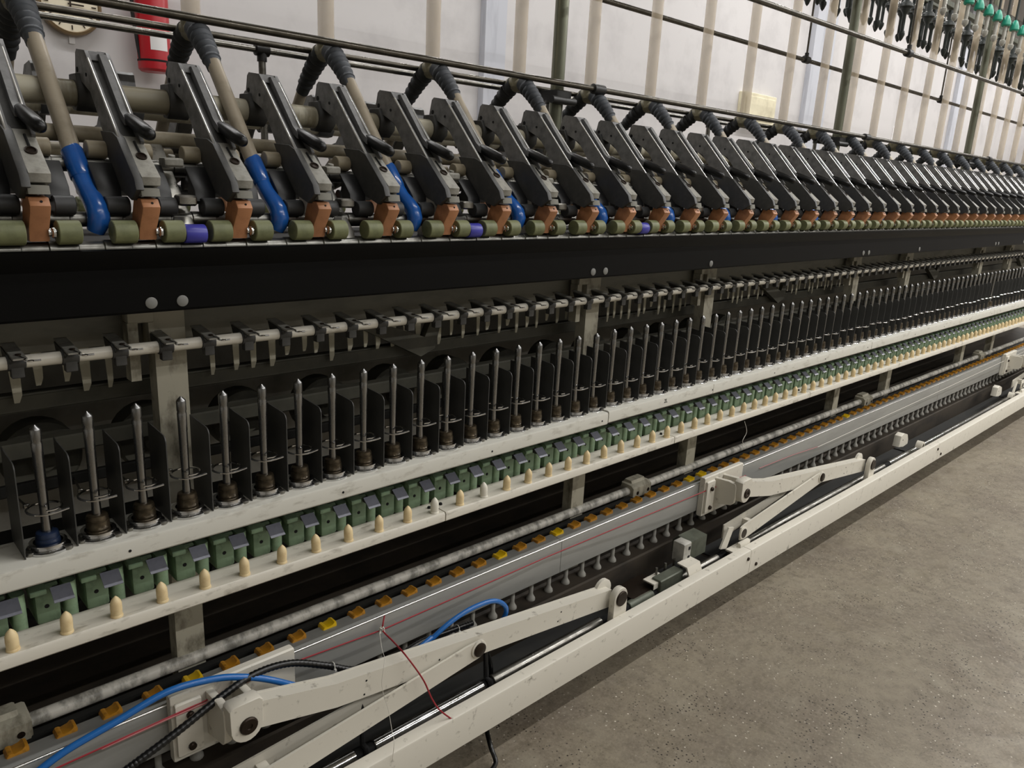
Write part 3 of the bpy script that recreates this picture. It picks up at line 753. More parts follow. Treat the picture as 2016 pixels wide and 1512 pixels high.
# ================================================================== ring rail, spindles, separators, loops
SECT = [(-0.6, 1.5118), (1.5150, 3.204), (3.2075, 4.886), (4.8895, 6.566)]
SN = ['nearest', 'second', 'third', 'fourth']
for k, (a, b) in enumerate(SECT):
    dz = 0.0 if k != 0 else -0.003
    r_ = thing('ring_rail', ((a + b) / 2, 1.20, -0.59), 'long white ring rail carrying spindles, %s section from the left' % SN[k].replace('nearest', 'first'), 'rail', 'white ring rail sections')
    part(MB().prism('x', [(1.1905, -0.611 + dz), (1.188, -0.608 + dz), (1.188, -0.583 + dz), (1.1895, -0.5795 + dz), (1.193, -0.578 + dz), (1.285, -0.578 + dz), (1.285, -0.584 + dz), (1.195, -0.584 + dz), (1.194, -0.611 + dz)], a, b), 'channel', M['rail_paint'], r_)
    for q in range(5):
        X = (0.334 + 0.385 * q + (1.6775 * k if k else 0))
        if a < X < b:
            part(MB()._lathe(Vector((X, 1.1879, -0.597 + dz)), Vector((0, -1, 0)), [(0.0024, 0), (0.0024, 0.0004), (0.0002, 0.0005)], 10), 'hole', M['hole'], r_)
    if k == 1:
        txc = bpy.data.curves.new('mark', 'FONT')
        txc.body = '2L'
        txc.size = 0.016
        txc.extrude = 0.0002
        txo = bpy.data.objects.new('pen_mark', txc)
        COL.objects.link(txo)
        dg = bpy.context.evaluated_depsgraph_get()
        tme = bpy.data.meshes.new_from_object(txo.evaluated_get(dg))
        bpy.data.objects.remove(txo)
        tme.materials.clear()
        tme.materials.append(M['hole'])
        to = link('pen_mark', tme, (1.760 - r_.location.x, 1.1876 - 1.20, -0.5965 + 0.59), r_)
        to.rotation_euler = (math.pi / 2, 0, 0)
        part(MB().box(2.0155, 2.0165, 1.1876, 1.1885, -0.609, -0.580), 'seam', M['pillar_paint'], r_)

PO = (0, 1.2327, -0.578)
sp = Proto(PO)
zb = -0.578
sp.part(MB()._lathe(Vector((0, 1.2327, zb)), Vector((0, 0, 1)), [(0.0072, 0.0), (0.0072, 0.045), (0.0066, 0.06), (0.0070, 0.11), (0.0076, 0.165), (0.0078, 0.178), (0.0070, 0.181), (0.0078, 0.184), (0.0078, 0.199), (0.0070, 0.201), (0.0012, 0.2071)], 14), 'blade', M['spindle'])
sp.part(MB()._lathe(Vector((0, 1.2327, zb)), Vector((0, 0, 1)), [(0.0185, 0.002), (0.0178, 0.012), (0.0170, 0.013), (0.0170, 0.016), (0.0176, 0.017), (0.0165, 0.028), (0.0155, 0.0285), (0.0155, 0.031), (0.0162, 0.0315), (0.0150, 0.037), (0.0125, 0.0385), (0.009, 0.0385)], 18), 'collar', M['brown_grip'], None, 'brown banded collar')
sp.part(MB()._lathe(Vector((0, 1.2327, zb)), Vector((0, 0, 1)), [(0.0300, 0.0003), (0.0300, 0.0035), (0.0280, 0.0052), (0.0235, 0.0060), (0.0228, 0.0095), (0.0258, 0.0110), (0.0255, 0.0130), (0.0200, 0.0130), (0.0192, 0.001)], 24), 'ring', M['chrome'], None, 'shiny chrome ring')
for q in range(3):
    a = math.radians(200 + 120 * q)
    sp.part(MB()._lathe(Vector((0.0285 * math.cos(a), 1.2327 + 0.0285 * math.sin(a), zb)), Vector((0, 0, 1)), [(0.0068, 0.0004), (0.0068, 0.005), (0.0055, 0.006), (0.001, 0.0061)], 10), 'ring_lug', M['steel'])
sep = MB()
arc = [(1.212 + 0.012 - 0.012 * math.cos(a) - 0.0, -0.428 - 0.012 + 0.012 * math.sin(a)) for a in [math.radians(q) for q in (0, 20, 45, 70, 90)]]
sep.prism('x', [(1.212, -0.5775)] + arc + [(1.292, -0.424), (1.292, -0.5775)], -0.0008, 0.0008)
sep_me = sep.mesh('separator_plate', M['separator'], (0, 1.25, -0.578))
# wire loop
WO = (0, 1.2327, -0.512)
lp_pts = [(-0.004, -0.0200, 0.0025), (0.006, -0.0205, 0.0022), (0.014, -0.0175, 0.0018)]
for k in range(15):
    a = math.radians(-38 + 262 * k / 14)
    lp_pts.append((0.0235 * math.cos(a), 0.0235 * math.sin(a), 0.0014 - 0.0026 * k / 14))
lp_pts += [(-0.010, -0.0222, -0.0016), (0.000, -0.0240, -0.0018), (0.012, -0.0225, -0.0018), (0.027, -0.0195, -0.0016)]
loop = MB()
loop.tube([(x, 1.2327 + y, -0.512 + z) for x, y, z in lp_pts], 0.0018, 6)
loop_i = Proto(WO)
loop_i.part(loop, 'wire', M['chrome'])
loop_i.part(MB().box(-0.020, -0.012, 1.2545, 1.2605, -0.516, -0.509, 0.001).tube([(-0.016, 1.2575, -0.512), (-0.016, 1.32, -0.512)], 0.0018, 6), 'holder', M['steel'])
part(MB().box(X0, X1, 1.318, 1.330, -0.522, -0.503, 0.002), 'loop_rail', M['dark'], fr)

blue_collar = sp.parts[1][1].copy()
blue_collar.materials.clear()
blue_collar.materials.append(M['blue_grip'])
counts = {}
for i in range(-2, 90):
    X = 0.2333 + 0.07 * i
    if X > 6.5: break
    sk = [k for k, (a, b) in enumerate(SECT) if a <= X <= b]
    if not sk: continue
    sk = sk[0]
    z = PO[2] - (0.003 if sk == 0 else 0)
    if visible((X, 1.2327, -0.45), 30):
        counts[('s', sk)] = counts.get(('s', sk), 0) + 1
        n_ = counts[('s', sk)]
        where = '%s from the left on the %s ring rail section' % (nth(n_), SN[sk])
        lab = 'polished steel spindle, ' + where
        sw = None
        if i == 0:
            lab = 'lower-set steel spindle and blue collar, ' + where
            sw = {1: blue_collar}
        o = sp.stamp('spindle', (X, PO[1], z - (0.009 if i == 0 else random.uniform(0, 0.0015))), lab, 'spindle', 'spindles on the ring rail', swap=sw)
        if i == 0:
            for c in o.children:
                if c.name.startswith('ring'):
                    c.location.z = 0.009
        wo = loop_i.stamp('wire_loop', (X, WO[1], WO[2] + random.uniform(-0.004, 0.004)), 'open wire loop round a spindle, ' + where, 'wire loop', 'wire loops round the spindles')
        wo.rotation_euler.z = random.uniform(-0.12, 0.12)
    Xs = X - 0.035
    if visible((Xs, 1.23, -0.48), 40) and SECT[sk][0] < Xs:
        counts[('p', sk)] = counts.get(('p', sk), 0) + 1
        o = link('separator_plate', sep_me, (Xs, 1.25, z + H))
        tag(o, 'thin dark separator plate between spindles, %s from the left on the %s ring rail section' % (nth(counts[('p', sk)]), SN[sk]), 'separator plate', 'separator plates between spindles')

# ================================================================== green housings with flaps
GO = (0, 1.24, -0.70)
gr = Proto(GO)
gb = MB().box(-0.026, 0.006, 1.232, 1.295, -0.706, -0.640, 0.003)
gr.part(gb, 'housing', M['green_box'])
gr.part(MB().prism('z', [(0.0225 + 0.0095 * math.cos(a), 1.240 + 0.0095 * math.sin(a)) for a in [math.radians(180 + 22.5 * q) for q in range(9)]] + [(0.032, 1.275), (0.013, 1.275)], -0.706, -0.646), 'column', M['green_pale'])
gr.part(MB().prism('x', [(1.222, -0.650), (1.222, -0.644), (1.236, -0.636), (1.290, -0.636), (1.290, -0.650)], -0.034, -0.012, 0.001), 'ledge', M['green_box'])
gr.part(MB()._lathe(Vector((-0.012, 1.2322, -0.676)), Vector((0, -1, 0)), [(0.0035, 0), (0.0035, 0.0006), (0.0003, 0.0007)], 10), 'hole', M['hole'])
fm = MB().prism('x', [(1.2225, -0.6425), (1.2010, -0.6590), (1.2000, -0.6577), (1.2215, -0.6412)], -0.0075, 0.0205)
gr.part(fm, 'flap', M['flap'], None, 'blue-grey square flap')
gr.part(MB().box(-0.002, 0.008, 1.219, 1.235, -0.655, -0.645), 'hinge', M['arm_dark'])
n_ = 0
for i in range(-2, 90):
    X = 0.2333 + 0.07 * i
    if not visible((X, 1.21, -0.66), 25) or X > X1 - 0.1: continue
    n_ += 1
    gr.stamp('brake_housing', (X, GO[1], GO[2]), 'green plastic housing with grey flap under the ring rail, %s from the left' % nth(n_), 'housing', 'green housings under the ring rail')

# ================================================================== peg rail with pegs
PJ = [-0.6, 0.953, 1.795, 2.640, 3.485, 4.325, 5.165, 6.0]
PN = ['first', 'second', 'third', 'fourth', 'fifth', 'sixth', 'seventh']
for k in range(len(PJ) - 1):
    a, b = PJ[k] + 0.0015, PJ[k + 1] - 0.0015
    r_ = thing('peg_rail', ((a + b) / 2, 1.18, -0.70), 'dusty cream peg rail below the green housings, %s section from the left' % PN[k], 'rail', 'cream peg rail sections')
    part(MB().prism('x', [(1.165, -0.720), (1.162, -0.717), (1.162, -0.702), (1.165, -0.698), (1.222, -0.698), (1.222, -0.703), (1.170, -0.704), (1.168, -0.720)], a, b), 'channel', M['white_paint'], r_)
    for X in (a + 0.014, b - 0.014):
        part(MB()._lathe(Vector((X, 1.200, -0.698)), Vector((0, 0, 1)), [(0.004, 0), (0.004, 0.003), (0.003, 0.0045), (0.0005, 0.0046)], 10), 'screw', M['hole'], r_)
pgm = MB()._lathe(Vector((0, 0, 0)), Vector((0, 0, 1)), [(0.0095, 0), (0.0093, 0.003), (0.0085, 0.004), (0.0088, 0.012), (0.0086, 0.022), (0.0070, 0.0275), (0.0042, 0.0315), (0.0012, 0.0345)], 14)
peg_me = pgm.mesh('bobbin_peg', M['peg'])
peg_w = pgm.mesh('bobbin_peg', M['peg_white'])
counts = {}
for i in range(-1, 90):
    X = 0.163 + 0.07 * i
    if X > 5.95 or not visible((X, 1.176, -0.68), 15): continue
    k = [q for q in range(len(PJ) - 1) if PJ[q] <= X < PJ[q + 1]][0]
    counts[k] = counts.get(k, 0) + 1
    white = i in (11, 13)
    o = link('bobbin_peg', peg_w if white else peg_me, (X, 1.1759, H - 0.698))
    o.rotation_euler = (random.uniform(-0.04, 0.04), random.uniform(-0.04, 0.04), random.uniform(0, 6))
    tag(o, '%s pointed bobbin peg, %s from the left on the %s peg rail section' % ('white' if white else 'cream', nth(counts[k]), PN[k]), 'peg', 'pegs on the peg rail')

# ================================================================== spotted pipe with clamps
def pipe_z(X): return -0.917
solo(MB().cyl((X0, 1.31, -0.917), (X1, 1.31, -0.917), 0.0125, 18), 'spotted_pipe', M['spotted'], (3.0, 1.31, -0.917), 'long grime-spotted grey pipe above the yellow pegs', 'pipe')
for k, X in enumerate((0.145, 1.838, 3.55, 5.26)):
    t = thing('pipe_clamp', (X, 1.31, -0.94), 'cream two-bolt clamp gripping the spotted pipe, %s from the left' % nth(k + 1), 'clamp', 'clamps on the spotted pipe')
    part(MB().prism('x', [(1.288, -0.945), (1.284, -0.93), (1.284, -0.902), (1.296, -0.893), (1.335, -0.893), (1.340, -0.945)], X - 0.045, X + 0.045, 0.004), 'block', M['pillar_paint'], t)
    part(MB().prism('x', [(1.300, -0.893), (1.304, -0.884), (1.330, -0.884), (1.336, -0.893)], X - 0.035, X + 0.03, 0.003), 'cap', M['pillar_paint'], t)
    for s in (-0.025, 0.028):
        part(MB()._lathe(Vector((X + s, 1.2842, -0.920)), Vector((0, -1, 0)), [(0.006, 0), (0.006, 0.0008), (0.0005, 0.0009)], 12), 'bolt', M['bolt'], t)

# ================================================================== yellow pegs on the conveyor
yo = [(-0.0165, -0.930 - 0.014), (0.0165, -0.944), (0.0165, -0.920), (0.0150, -0.9155), (0.0110, -0.9145), (0.0070, -0.9180), (-0.0060, -0.9205), (-0.0095, -0.9185), (-0.0135, -0.9185), (-0.0165, -0.9230)]
ym = MB().prism('y', yo, 1.2445, 1.2685, 0.0025)
yme = ym.mesh('conveyor_peg', M['yellow_dirty'], (0, 1.2563, -0.944))
ymb = ym.mesh('conveyor_peg', M['yellow'], (0, 1.2563, -0.944))
bright = {4, 8, 15, 18, 27, 28, 44}
n_ = 0
for i in range(0, 90):
    X = 0.1599 + 0.07 * i
    if X > X1 - 0.1 or not visible((X, 1.2563, -0.92), 15): continue
    n_ += 1
    o = link('conveyor_peg', ymb if i in bright else yme, (X, 1.2563, H - 0.944 + random.uniform(-0.001, 0.0005)))
    o.rotation_euler.z = random.uniform(-0.05, 0.05)
    tag(o, '%s conveyor peg behind the grey beam, %s from the left' % ('bright yellow' if i in bright else 'dirty orange-yellow', nth(n_)), 'conveyor peg', 'yellow pegs on the conveyor')

# ================================================================== grey gripper beam with white pegs under it
gt = thing('gripper_beam', (3.0, 1.24, -0.97), 'long smooth grey beam in front of the yellow pegs', 'beam')
for a, b in ((X0, 1.401), (1.4025, 4.3), (4.3015, X1)):
    part(MB().prism('x', [(1.222, -1.024), (1.219, -1.021), (1.219, -0.931), (1.2202, -0.9285), (1.2235, -0.927), (1.260, -0.924), (1.262, -0.926), (1.262, -0.930), (1.226, -0.932), (1.224, -1.024)], a, b), 'beam_panel', M['grey_beam'], gt)
part(MB().cyl((X0, 1.2208, -0.9286), (X1, 1.2208, -0.9286), 0.0023, 10), 'edge_highlight_bead', M['glint_bead'], gt, 'added polished bead that catches the edge highlight')  # no real trim: bead added to catch lamps as the beam's edge highlight
part(MB().box(X0, X1, 1.262, 1.292, -1.012, -0.985, 0.002), 'inner_bar', M['dark'], gt)
fp = MB()._lathe(Vector((0, 0, 0)), Vector((0, 0, -1)), [(0.0065, 0), (0.0060, 0.085), (0.0075, 0.090), (0.0125, 0.098), (0.0130, 0.103), (0.0115, 0.106), (0.001, 0.1061)], 14)
fp_me = fp.mesh('gripper_pin', M['foot_white'])
n_ = 0
for i in range(-22, 90):
    X = 1.2851 + 0.07 * i
    if X < X0 or X > X1 - 0.05 or not visible((X, 1.277, -1.09), 10): continue
    n_ += 1
    o = link('gripper_pin', fp_me, (X, 1.277, H - 1.008))
    tag(o, 'off-white flanged pin under the grey beam, %s from the left' % nth(n_), 'pin', 'pins under the grey beam')

# ================================================================== doffer base beam, pole and scissor links
BJ = [-0.2, 2.128, 3.868, 5.55, 7.2]
BY, BT, BL = 1.045, -1.116, -1.2015
for k in range(4):
    a, b = BJ[k] + 0.001, BJ[k + 1] - 0.001
    t = thing('doffer_beam', ((a + b) / 2, BY, BT), 'scuffed white doffer beam low over the floor, %s section from the left' % nth(k + 1), 'beam', 'white doffer beam sections')
    part(MB().prism('x', [(BY + 0.003, BL), (BY, BL + 0.003), (BY, BT - 0.006), (BY + 0.0015, BT - 0.002), (BY + 0.005, BT), (BY + 0.030, BT), (BY + 0.033, BT - 0.003), (BY + 0.033, BL)], a, b), 'channel', M['link_paint'], t)
    if k < 3:
        part(MB()._lathe(Vector((b - 0.016, BY, -1.142)), Vector((0, -1, 0)), [(0.0062, 0), (0.0062, 0.003), (0.005, 0.004), (0.0005, 0.0041)], 10), 'bolt', M['bolt'], t)
    if k > 0:
        part(MB()._lathe(Vector((a + 0.040, BY, -1.178)), Vector((0, -1, 0)), [(0.0062, 0), (0.0062, 0.003), (0.005, 0.004), (0.0005, 0.0041)], 10), 'bolt', M['bolt'], t)
    for q in range(4):
        X = a + 0.3 + 0.45 * q
        if X < b - 0.2:
            part(MB().box(X - 0.02, X + 0.02, BY + 0.14, BY + 0.17, -H, -1.206, 0.003), 'foot', M['bolt'], t)
    part(MB().box(a + 0.01, b - 0.01, BY + 0.034, BY + 0.20, -1.208, -1.202), 'base_plate', M['dark'], t)
PY, PZ = 1.122, -1.152
t = thing('lift_pole', (3.0, PY, PZ), 'round steel pole lying behind the white doffer beam', 'pole')
segs = [(-0.1, 0.700, 'chrome'), (0.745, 1.045, 'chrome'), (1.075, 1.47, 'steel'), (1.59, 1.70, 'green_grey'), (1.74, 2.05, 'steel'), (2.10, 3.20, 'steel'), (3.25, 3.40, 'steel'), (3.46, 6.8, 'chrome')]
for a, b, mk in segs:
    part(MB()._lathe(Vector((a, PY, PZ)), Vector((1, 0, 0)), [(0.013, 0), (0.0145, 0.0015), (0.0145, b - a - 0.0015), (0.013, b - a)], 20), 'pole_segment', M[mk], t)
part(MB().cyl((-0.1, PY, PZ), (6.8, PY, PZ), 0.0105, 14), 'core', M['hole'], t)
for X in (0.722, 1.060):
    part(MB().tube([(X, PY - 0.016, PZ - 0.02), (X, PY - 0.017, PZ), (X, PY - 0.010, PZ + 0.014), (X, PY + 0.004, PZ + 0.017), (X + 0.004, PY + 0.012, PZ + 0.06), (X + 0.006, PY + 0.02, PZ + 0.12)], 0.006, 8), 'strap', M['black_rubber'], t)

def scissor(XL, XJ, XR_, XLo, label):
    ZL, ZJ, ZR, ZLo = -0.945, -1.018, -1.068, -1.082
    Y0, Y1 = 1.107, 1.140           # the two walls of the long link
    t = thing('scissor_arm', (XL, Y0, -1.0), label, 'scissor arm', 'white scissor arms of the doffer')
    # bracket on the grey beam
    pl = part(MB().box(XL - 0.095, XL + 0.140, 1.199, 1.2180, -1.038, -0.902, 0.003), 'mounting_plate', M['link_paint'], t)
    part(MB().box(XL - 0.090, XL - 0.045, 1.190, 1.199, -1.025, -0.915, 0.003), 'plate_pad', M['link_paint'], pl)
    for z in (-0.943, -1.008):
        part(MB()._lathe(Vector((XL - 0.066, 1.190, z)), Vector((0, -1, 0)), [(0.007, 0), (0.007, 0.005), (0.005, 0.007), (0.0005, 0.0071)], 10), 'bolt', M['bolt'], pl)
    for xo in (-0.034, 0.014):
        part(MB().prism('x', [(1.199, -0.915), (1.150, -0.911), (1.126, -0.914), (1.122, -0.925), (1.121, -0.960), (1.125, -0.980), (1.135, -0.990), (1.199, -1.005)], XL + xo, XL + xo + 0.014, 0.002), 'hinge_cheek', M['link_paint'], t)
    prof = [(XL - 0.032, -0.904), (XL - 0.026, -0.898), (XL + 0.022, -0.898), (XL + 0.028, -0.904)] + [(XL - 0.002 + 0.030 * math.cos(a), ZL + 0.032 * math.sin(a)) for a in [math.radians(-8 - 18 * q) for q in range(10)]]
    b_ = part(MB().prism('y', prof, 1.101, 1.130, 0.002), 'pivot_boss', M['link_paint'], t)
    part(MB()._lathe(Vector((XL, 1.1012, ZL)), Vector((0, -1, 0)), [(0.0165, 0), (0.0165, 0.003), (0.0145, 0.005), (0.006, 0.005), (0.005, 0.003), (0.0004, 0.0031)], 18), 'pivot_bolt', M['bolt'], b_)
    # long link: a channel from the hinge to the lug
    xa, xm, xb = XL + 0.024, XL + 0.178, XR_ - 0.004
    za, zm, zb_ = -0.939, -0.9755, -1.079
    h0, hm, h1 = 0.027, 0.0265, 0.0255
    wall = [(xa, za - h0), (xm, zm - hm), (xb, zb_ - h1), (xb, zb_ + h1), (xm, zm + hm), (xa, za + h0)]
    mb = MB().prism('y', wall, Y0, Y0 + 0.005, 0.001)
    mb.prism('y', wall, Y1 - 0.005, Y1, 0.001)
    for (ua, wa, ha), (ub, wb, hb_) in (((xa, za, h0), (xm, zm, hm)), ((xm, zm, hm), (xb, zb_, h1))):
        mb.prism('y', [(ua, wa + ha - 0.006), (ub, wb + hb_ - 0.006), (ub, wb + hb_ - 0.0006), (ua, wa + ha - 0.0006)], Y0 + 0.0045, Y1 - 0.0045)
    ln = part(mb, 'long_link', M['link_paint'], t)
    for q, (fx, dz_) in enumerate(((0.24, 0.012), (0.235, -0.018), (0.42, 0.0), (0.80, 0.012), (0.79, -0.012))):
        xx = XL + fx * (XR_ - XL)
        zz = -0.955 + fx * (-1.080 + 0.955) + dz_
        part(MB()._lathe(Vector((xx, Y0 - 0.0001, zz)), Vector((0, -1, 0)), [(0.0022, 0), (0.0022, 0.0004), (0.0002, 0.0005)], 8), 'hole', M['hole'], ln)
    part(MB()._lathe(Vector((XJ, 1.0935, ZJ)), Vector((0, -1, 0)), [(0.021, -0.002), (0.021, 0.002), (0.0185, 0.003)], 20), 'joint_ring', M['link_paint'], t)
    part(MB()._lathe(Vector((XJ, 1.0915, ZJ)), Vector((0, -1, 0)), [(0.0165, 0), (0.0165, 0.004), (0.013, 0.006), (0.0004, 0.0061)], 20), 'joint_bolt', M['bolt'], t)
    # brace: front and rear flange
    pr0 = [(XLo - 0.014, ZLo - 0.022), (XLo + 0.01, ZLo - 0.026), (XJ + 0.004, ZJ - 0.024), (XJ + 0.021, ZJ - 0.006), (XJ + 0.014, ZJ + 0.018), (XJ - 0.03, ZJ + 0.018), (XLo + 0.01, ZLo + 0.028), (XLo - 0.014, ZLo + 0.022)]
    part(MB().prism('y', pr0, 1.0945, 1.1000, 0.001), 'brace', M['link_paint'], t)
    pr1 = [(XLo - 0.055, ZLo + 0.028), (XLo - 0.055, ZLo - 0.02), (XJ - 0.20, ZJ - 0.034), (XJ - 0.12, ZJ - 0.004)]
    part(MB().prism('y', pr1, 1.134, 1.139, 0.001), 'brace_flange', M['link_paint'], t)
    part(MB().box(XLo + 0.06, XLo + 0.08, 1.1000, 1.134, ZLo - 0.010, ZLo + 0.020, 0.001), 'spacer', M['link_paint'], t)
    part(MB()._lathe(Vector((XLo, 1.0935, ZLo)), Vector((0, -1, 0)), [(0.021, -0.003), (0.021, 0.002), (0.018, 0.003)], 20), 'pivot_ring', M['link_paint'], t)
    part(MB()._lathe(Vector((XLo, 1.0915, ZLo)), Vector((0, -1, 0)), [(0.016, 0), (0.016, 0.002), (0.0004, 0.0021)], 20), 'pivot_bolt', M['bolt'], t)
    part(MB().prism('x', [(1.079, -1.125), (1.079, -1.112), (1.083, -1.106), (1.091, -1.106), (1.091, -1.125)], XLo - 0.032, XLo + 0.028, 0.001).box(XLo - 0.075, XLo + 0.028, 1.080, 1.108, -1.127, -1.121, 0.001), 'slider', M['link_paint'], t)
    part(MB().prism('y', [(XLo - 0.100, ZLo - 0.034), (XLo - 0.062, ZLo - 0.044), (XLo - 0.030, ZLo + 0.022), (XLo - 0.062, ZLo + 0.030)], 1.112, 1.118), 'end_flap', M['link_paint'], t)
    # lug
    prof = [(XR_ - 0.026, -1.150), (XR_ + 0.030, -1.150)] + [(XR_ + 0.002 + 0.028 * math.cos(a), ZR + 0.030 * math.sin(a)) for a in [math.radians(-5 + 19 * q) for q in range(11)]]
    l_ = part(MB().prism('y', prof, 1.078, 1.0965, 0.002), 'lug', M['link_paint'], t)
    part(MB()._lathe(Vector((XR_ + 0.003, 1.0782, ZR - 0.001)), Vector((0, -1, 0)), [(0.0215, 0), (0.0215, 0.003), (0.020, 0.0045), (0.0004, 0.0046)], 22), 'pivot_cap', M['bolt'], l_)
    part(MB()._lathe(Vector((XR_ - 0.010, 1.134, ZR + 0.004)), Vector((0, -1, 0)), [(0.032, -0.005), (0.032, 0.004), (0.028, 0.006), (0.001, 0.0061)], 18), 'washer', M['link_paint'], l_)
    return t
scissor(0.4744, 1.0035, 1.4935, 0.437, 'nearest white scissor arm with blue hose behind it')
scissor(2.150, 2.692, 3.143, 2.150, 'white scissor arm in the middle right, bolted to the grey beam')
scissor(5.50, 6.02, 6.50, 5.46, 'farthest white scissor arm at the right photo edge')

# pieces on the doffer base
bx_ = at(1345, 1080, 1.15)
t = thing('sensor_block', bx_, 'grey block with two black holes behind the white doffer beam', 'block')
part(MB().prism('x', [(1.13, bx_[2] - 0.034), (1.13, bx_[2] + 0.026), (1.18, bx_[2] + 0.030), (1.20, bx_[2] + 0.01), (1.20, bx_[2] - 0.034)], bx_[0] + 0.012, bx_[0] + 0.10, 0.003), 'body', M['green_grey'], t)
part(MB().box(bx_[0] - 0.028, bx_[0] + 0.010, 1.128, 1.170, bx_[2] - 0.036, bx_[2] + 0.030, 0.003), 'end_plate', M['foot_white'], t)
for z in (0.012, -0.018):
    part(MB().box(bx_[0] - 0.006, bx_[0] + 0.004, 1.1265, 1.1285, bx_[2] + z - 0.006, bx_[2] + z + 0.004), 'hole', M['hole'], t)
bx_ = at(1365, 1122, 1.095)
t = thing('pole_cover', bx_, 'small white cover plate over the pole beside the doffer beam', 'cover')
part(MB().prism('x', [(1.084, bx_[2] - 0.016), (1.080, bx_[2] - 0.012), (1.094, bx_[2] + 0.020), (1.130, bx_[2] + 0.022), (1.130, bx_[2] + 0.018), (1.098, bx_[2] + 0.016)], bx_[0] - 0.038, bx_[0] + 0.030), 'plate', M['link_paint'], t)
part(MB().box(bx_[0] - 0.15, bx_[0] - 0.038, 1.105, 1.14, bx_[2] - 0.028, bx_[2] + 0.010, 0.003), 'bracket', M['green_grey'], t)
for q in range(4):
    part(MB().cyl((bx_[0] - 0.12 + 0.045 * q, 1.146, bx_[2] - 0.02), (bx_[0] - 0.12 + 0.045 * q, 1.146, bx_[2] + 0.026), 0.004, 8), 'stud', M['steel'], t)
bx_ = at(1288, 1138, 1.14)
t = thing('tin_strip', bx_, 'small bent white metal strip behind the doffer beam', 'strip')
part(MB().box(bx_[0] - 0.035, bx_[0] + 0.035, 1.115, 1.155, bx_[2] - 0.002, bx_[2] + 0.002), 'top', M['link_paint'], t)
part(MB().box(bx_[0] - 0.035, bx_[0] + 0.035, 1.115, 1.117, bx_[2] - 0.016, bx_[2] - 0.002), 'lip', M['link_paint'], t)
part(MB().box(bx_[0] - 0.12, bx_[0] + 0.02, 1.12, 1.20, bx_[2] - 0.045, bx_[2] - 0.017, 0.003), 'base', M['bolt'], t)
for k, (X, lb) in enumerate(((3.75, 'nearer'), (5.25, 'farther'))):
    t = thing('pole_clamp', (X, 1.12, -1.12), '%s white pole clamp with half ring beyond the middle scissor arm' % lb, 'clamp', 'white pole clamps')
    part(MB().prism('y', [(X + 0.022 * math.cos(a), -1.125 + 0.030 * math.sin(a)) for a in [math.radians(20 * q) for q in range(10)]] + [(X + 0.016 * math.cos(a), -1.125 + 0.022 * math.sin(a)) for a in [math.radians(180 - 20 * q) for q in range(10)]], 1.080, 1.108), 'half_ring', M['link_paint'], t)
    part(MB().prism('y', [(X - 0.14, -1.110), (X - 0.13, -1.060), (X - 0.10, -1.050), (X - 0.05, -1.065), (X - 0.03, -1.095), (X - 0.03, -1.115), (X - 0.08, -1.12)], 1.14, 1.17, 0.002), 'bracket', M['link_paint'], t)
    part(MB()._lathe(Vector((X - 0.10, 1.1398, -1.083)), Vector((0, -1, 0)), [(0.003, 0), (0.003, 0.0005), (0.0003, 0.0006)], 8), 'hole', M['hole'], t)

# ================================================================== hoses, cords and threads
def smooth(pts, n=8):
    P = [Vector(p) for p in pts]
    out = []
    for i in range(len(P) - 1):
        p0, p1, p2, p3 = P[max(i - 1, 0)], P[i], P[i + 1], P[min(i + 2, len(P) - 1)]
        for k in range(n):
            t = k / n
            out.append(0.5 * ((2 * p1) + (p2 - p0) * t + (2 * p0 - 5 * p1 + 4 * p2 - p3) * t * t + (3 * p1 - p0 - 3 * p2 + p3) * t ** 3))
    out.append(P[-1])
    return out

h = MB().tube(smooth([at(60, 1530, 1.205), at(130, 1478, 1.205), at(230, 1420, 1.20), at(330, 1362, 1.195), at(420, 1337, 1.185), at(480, 1333, 1.175), at(530, 1338, 1.17), at(590, 1352, 1.165), at(680, 1372, 1.15), at(760, 1330, 1.15), at(850, 1255, 1.16)]), 0.0062, 12)
solo(h, 'air_hose', M['blue_hose'], at(230, 1420, 1.20), 'bright blue air hose arching over the bracket at bottom left', 'hose')
h = MB().tube(smooth([at(850, 1258, 1.165), at(885, 1226, 1.16), at(930, 1197, 1.155), at(973, 1183, 1.15), at(996, 1196, 1.15), at(988, 1222, 1.155), at(955, 1243, 1.16), at(900, 1262, 1.165)]), 0.0058, 12)
solo(h, 'air_hose', M['blue_hose'], at(973, 1183, 1.15), 'blue air hose end bent into a loop behind the white link', 'hose')
bp_ = smooth([at(215, 1540, 1.150), at(270, 1500, 1.150), at(350, 1440, 1.155), at(430, 1376, 1.165), at(500, 1328, 1.175), at(570, 1306, 1.180), at(640, 1310, 1.175), at(700, 1318, 1.165), at(770, 1300, 1.165), at(830, 1264, 1.17), at(885, 1242, 1.17), at(930, 1226, 1.165)], 26)
h = MB().tube(bp_, [0.0068 + 0.0006 * math.sin(k * 2.1) for k in range(len(bp_))], 12)
solo(h, 'corrugated_hose', M['black_hose'], at(350, 1440, 1.155), 'black corrugated cable hose across the grey beam', 'hose')
for k, (x, y, Y) in enumerate(((655, 1311, 1.172), (900, 1237, 1.168))):
    c = Vector(at(x, y, Y))
    pts = [c + Vector((0.001 * math.sin(a), 0.0082 * math.cos(a), 0.0082 * math.sin(a))) for a in [math.radians(30 * q) for q in range(12)]]
    tt = MB().tube(pts, 0.0011, 6, closed=True)
    tt.box(c.x - 0.002, c.x + 0.002, c.y - 0.012, c.y - 0.008, c.z - 0.006, c.z - 0.002)
    solo(tt, 'cable_tie', M['tie'], tuple(c), 'white cable tie round the black hose, %s one' % ('left' if k == 0 else 'right'), 'cable tie', 'cable ties')
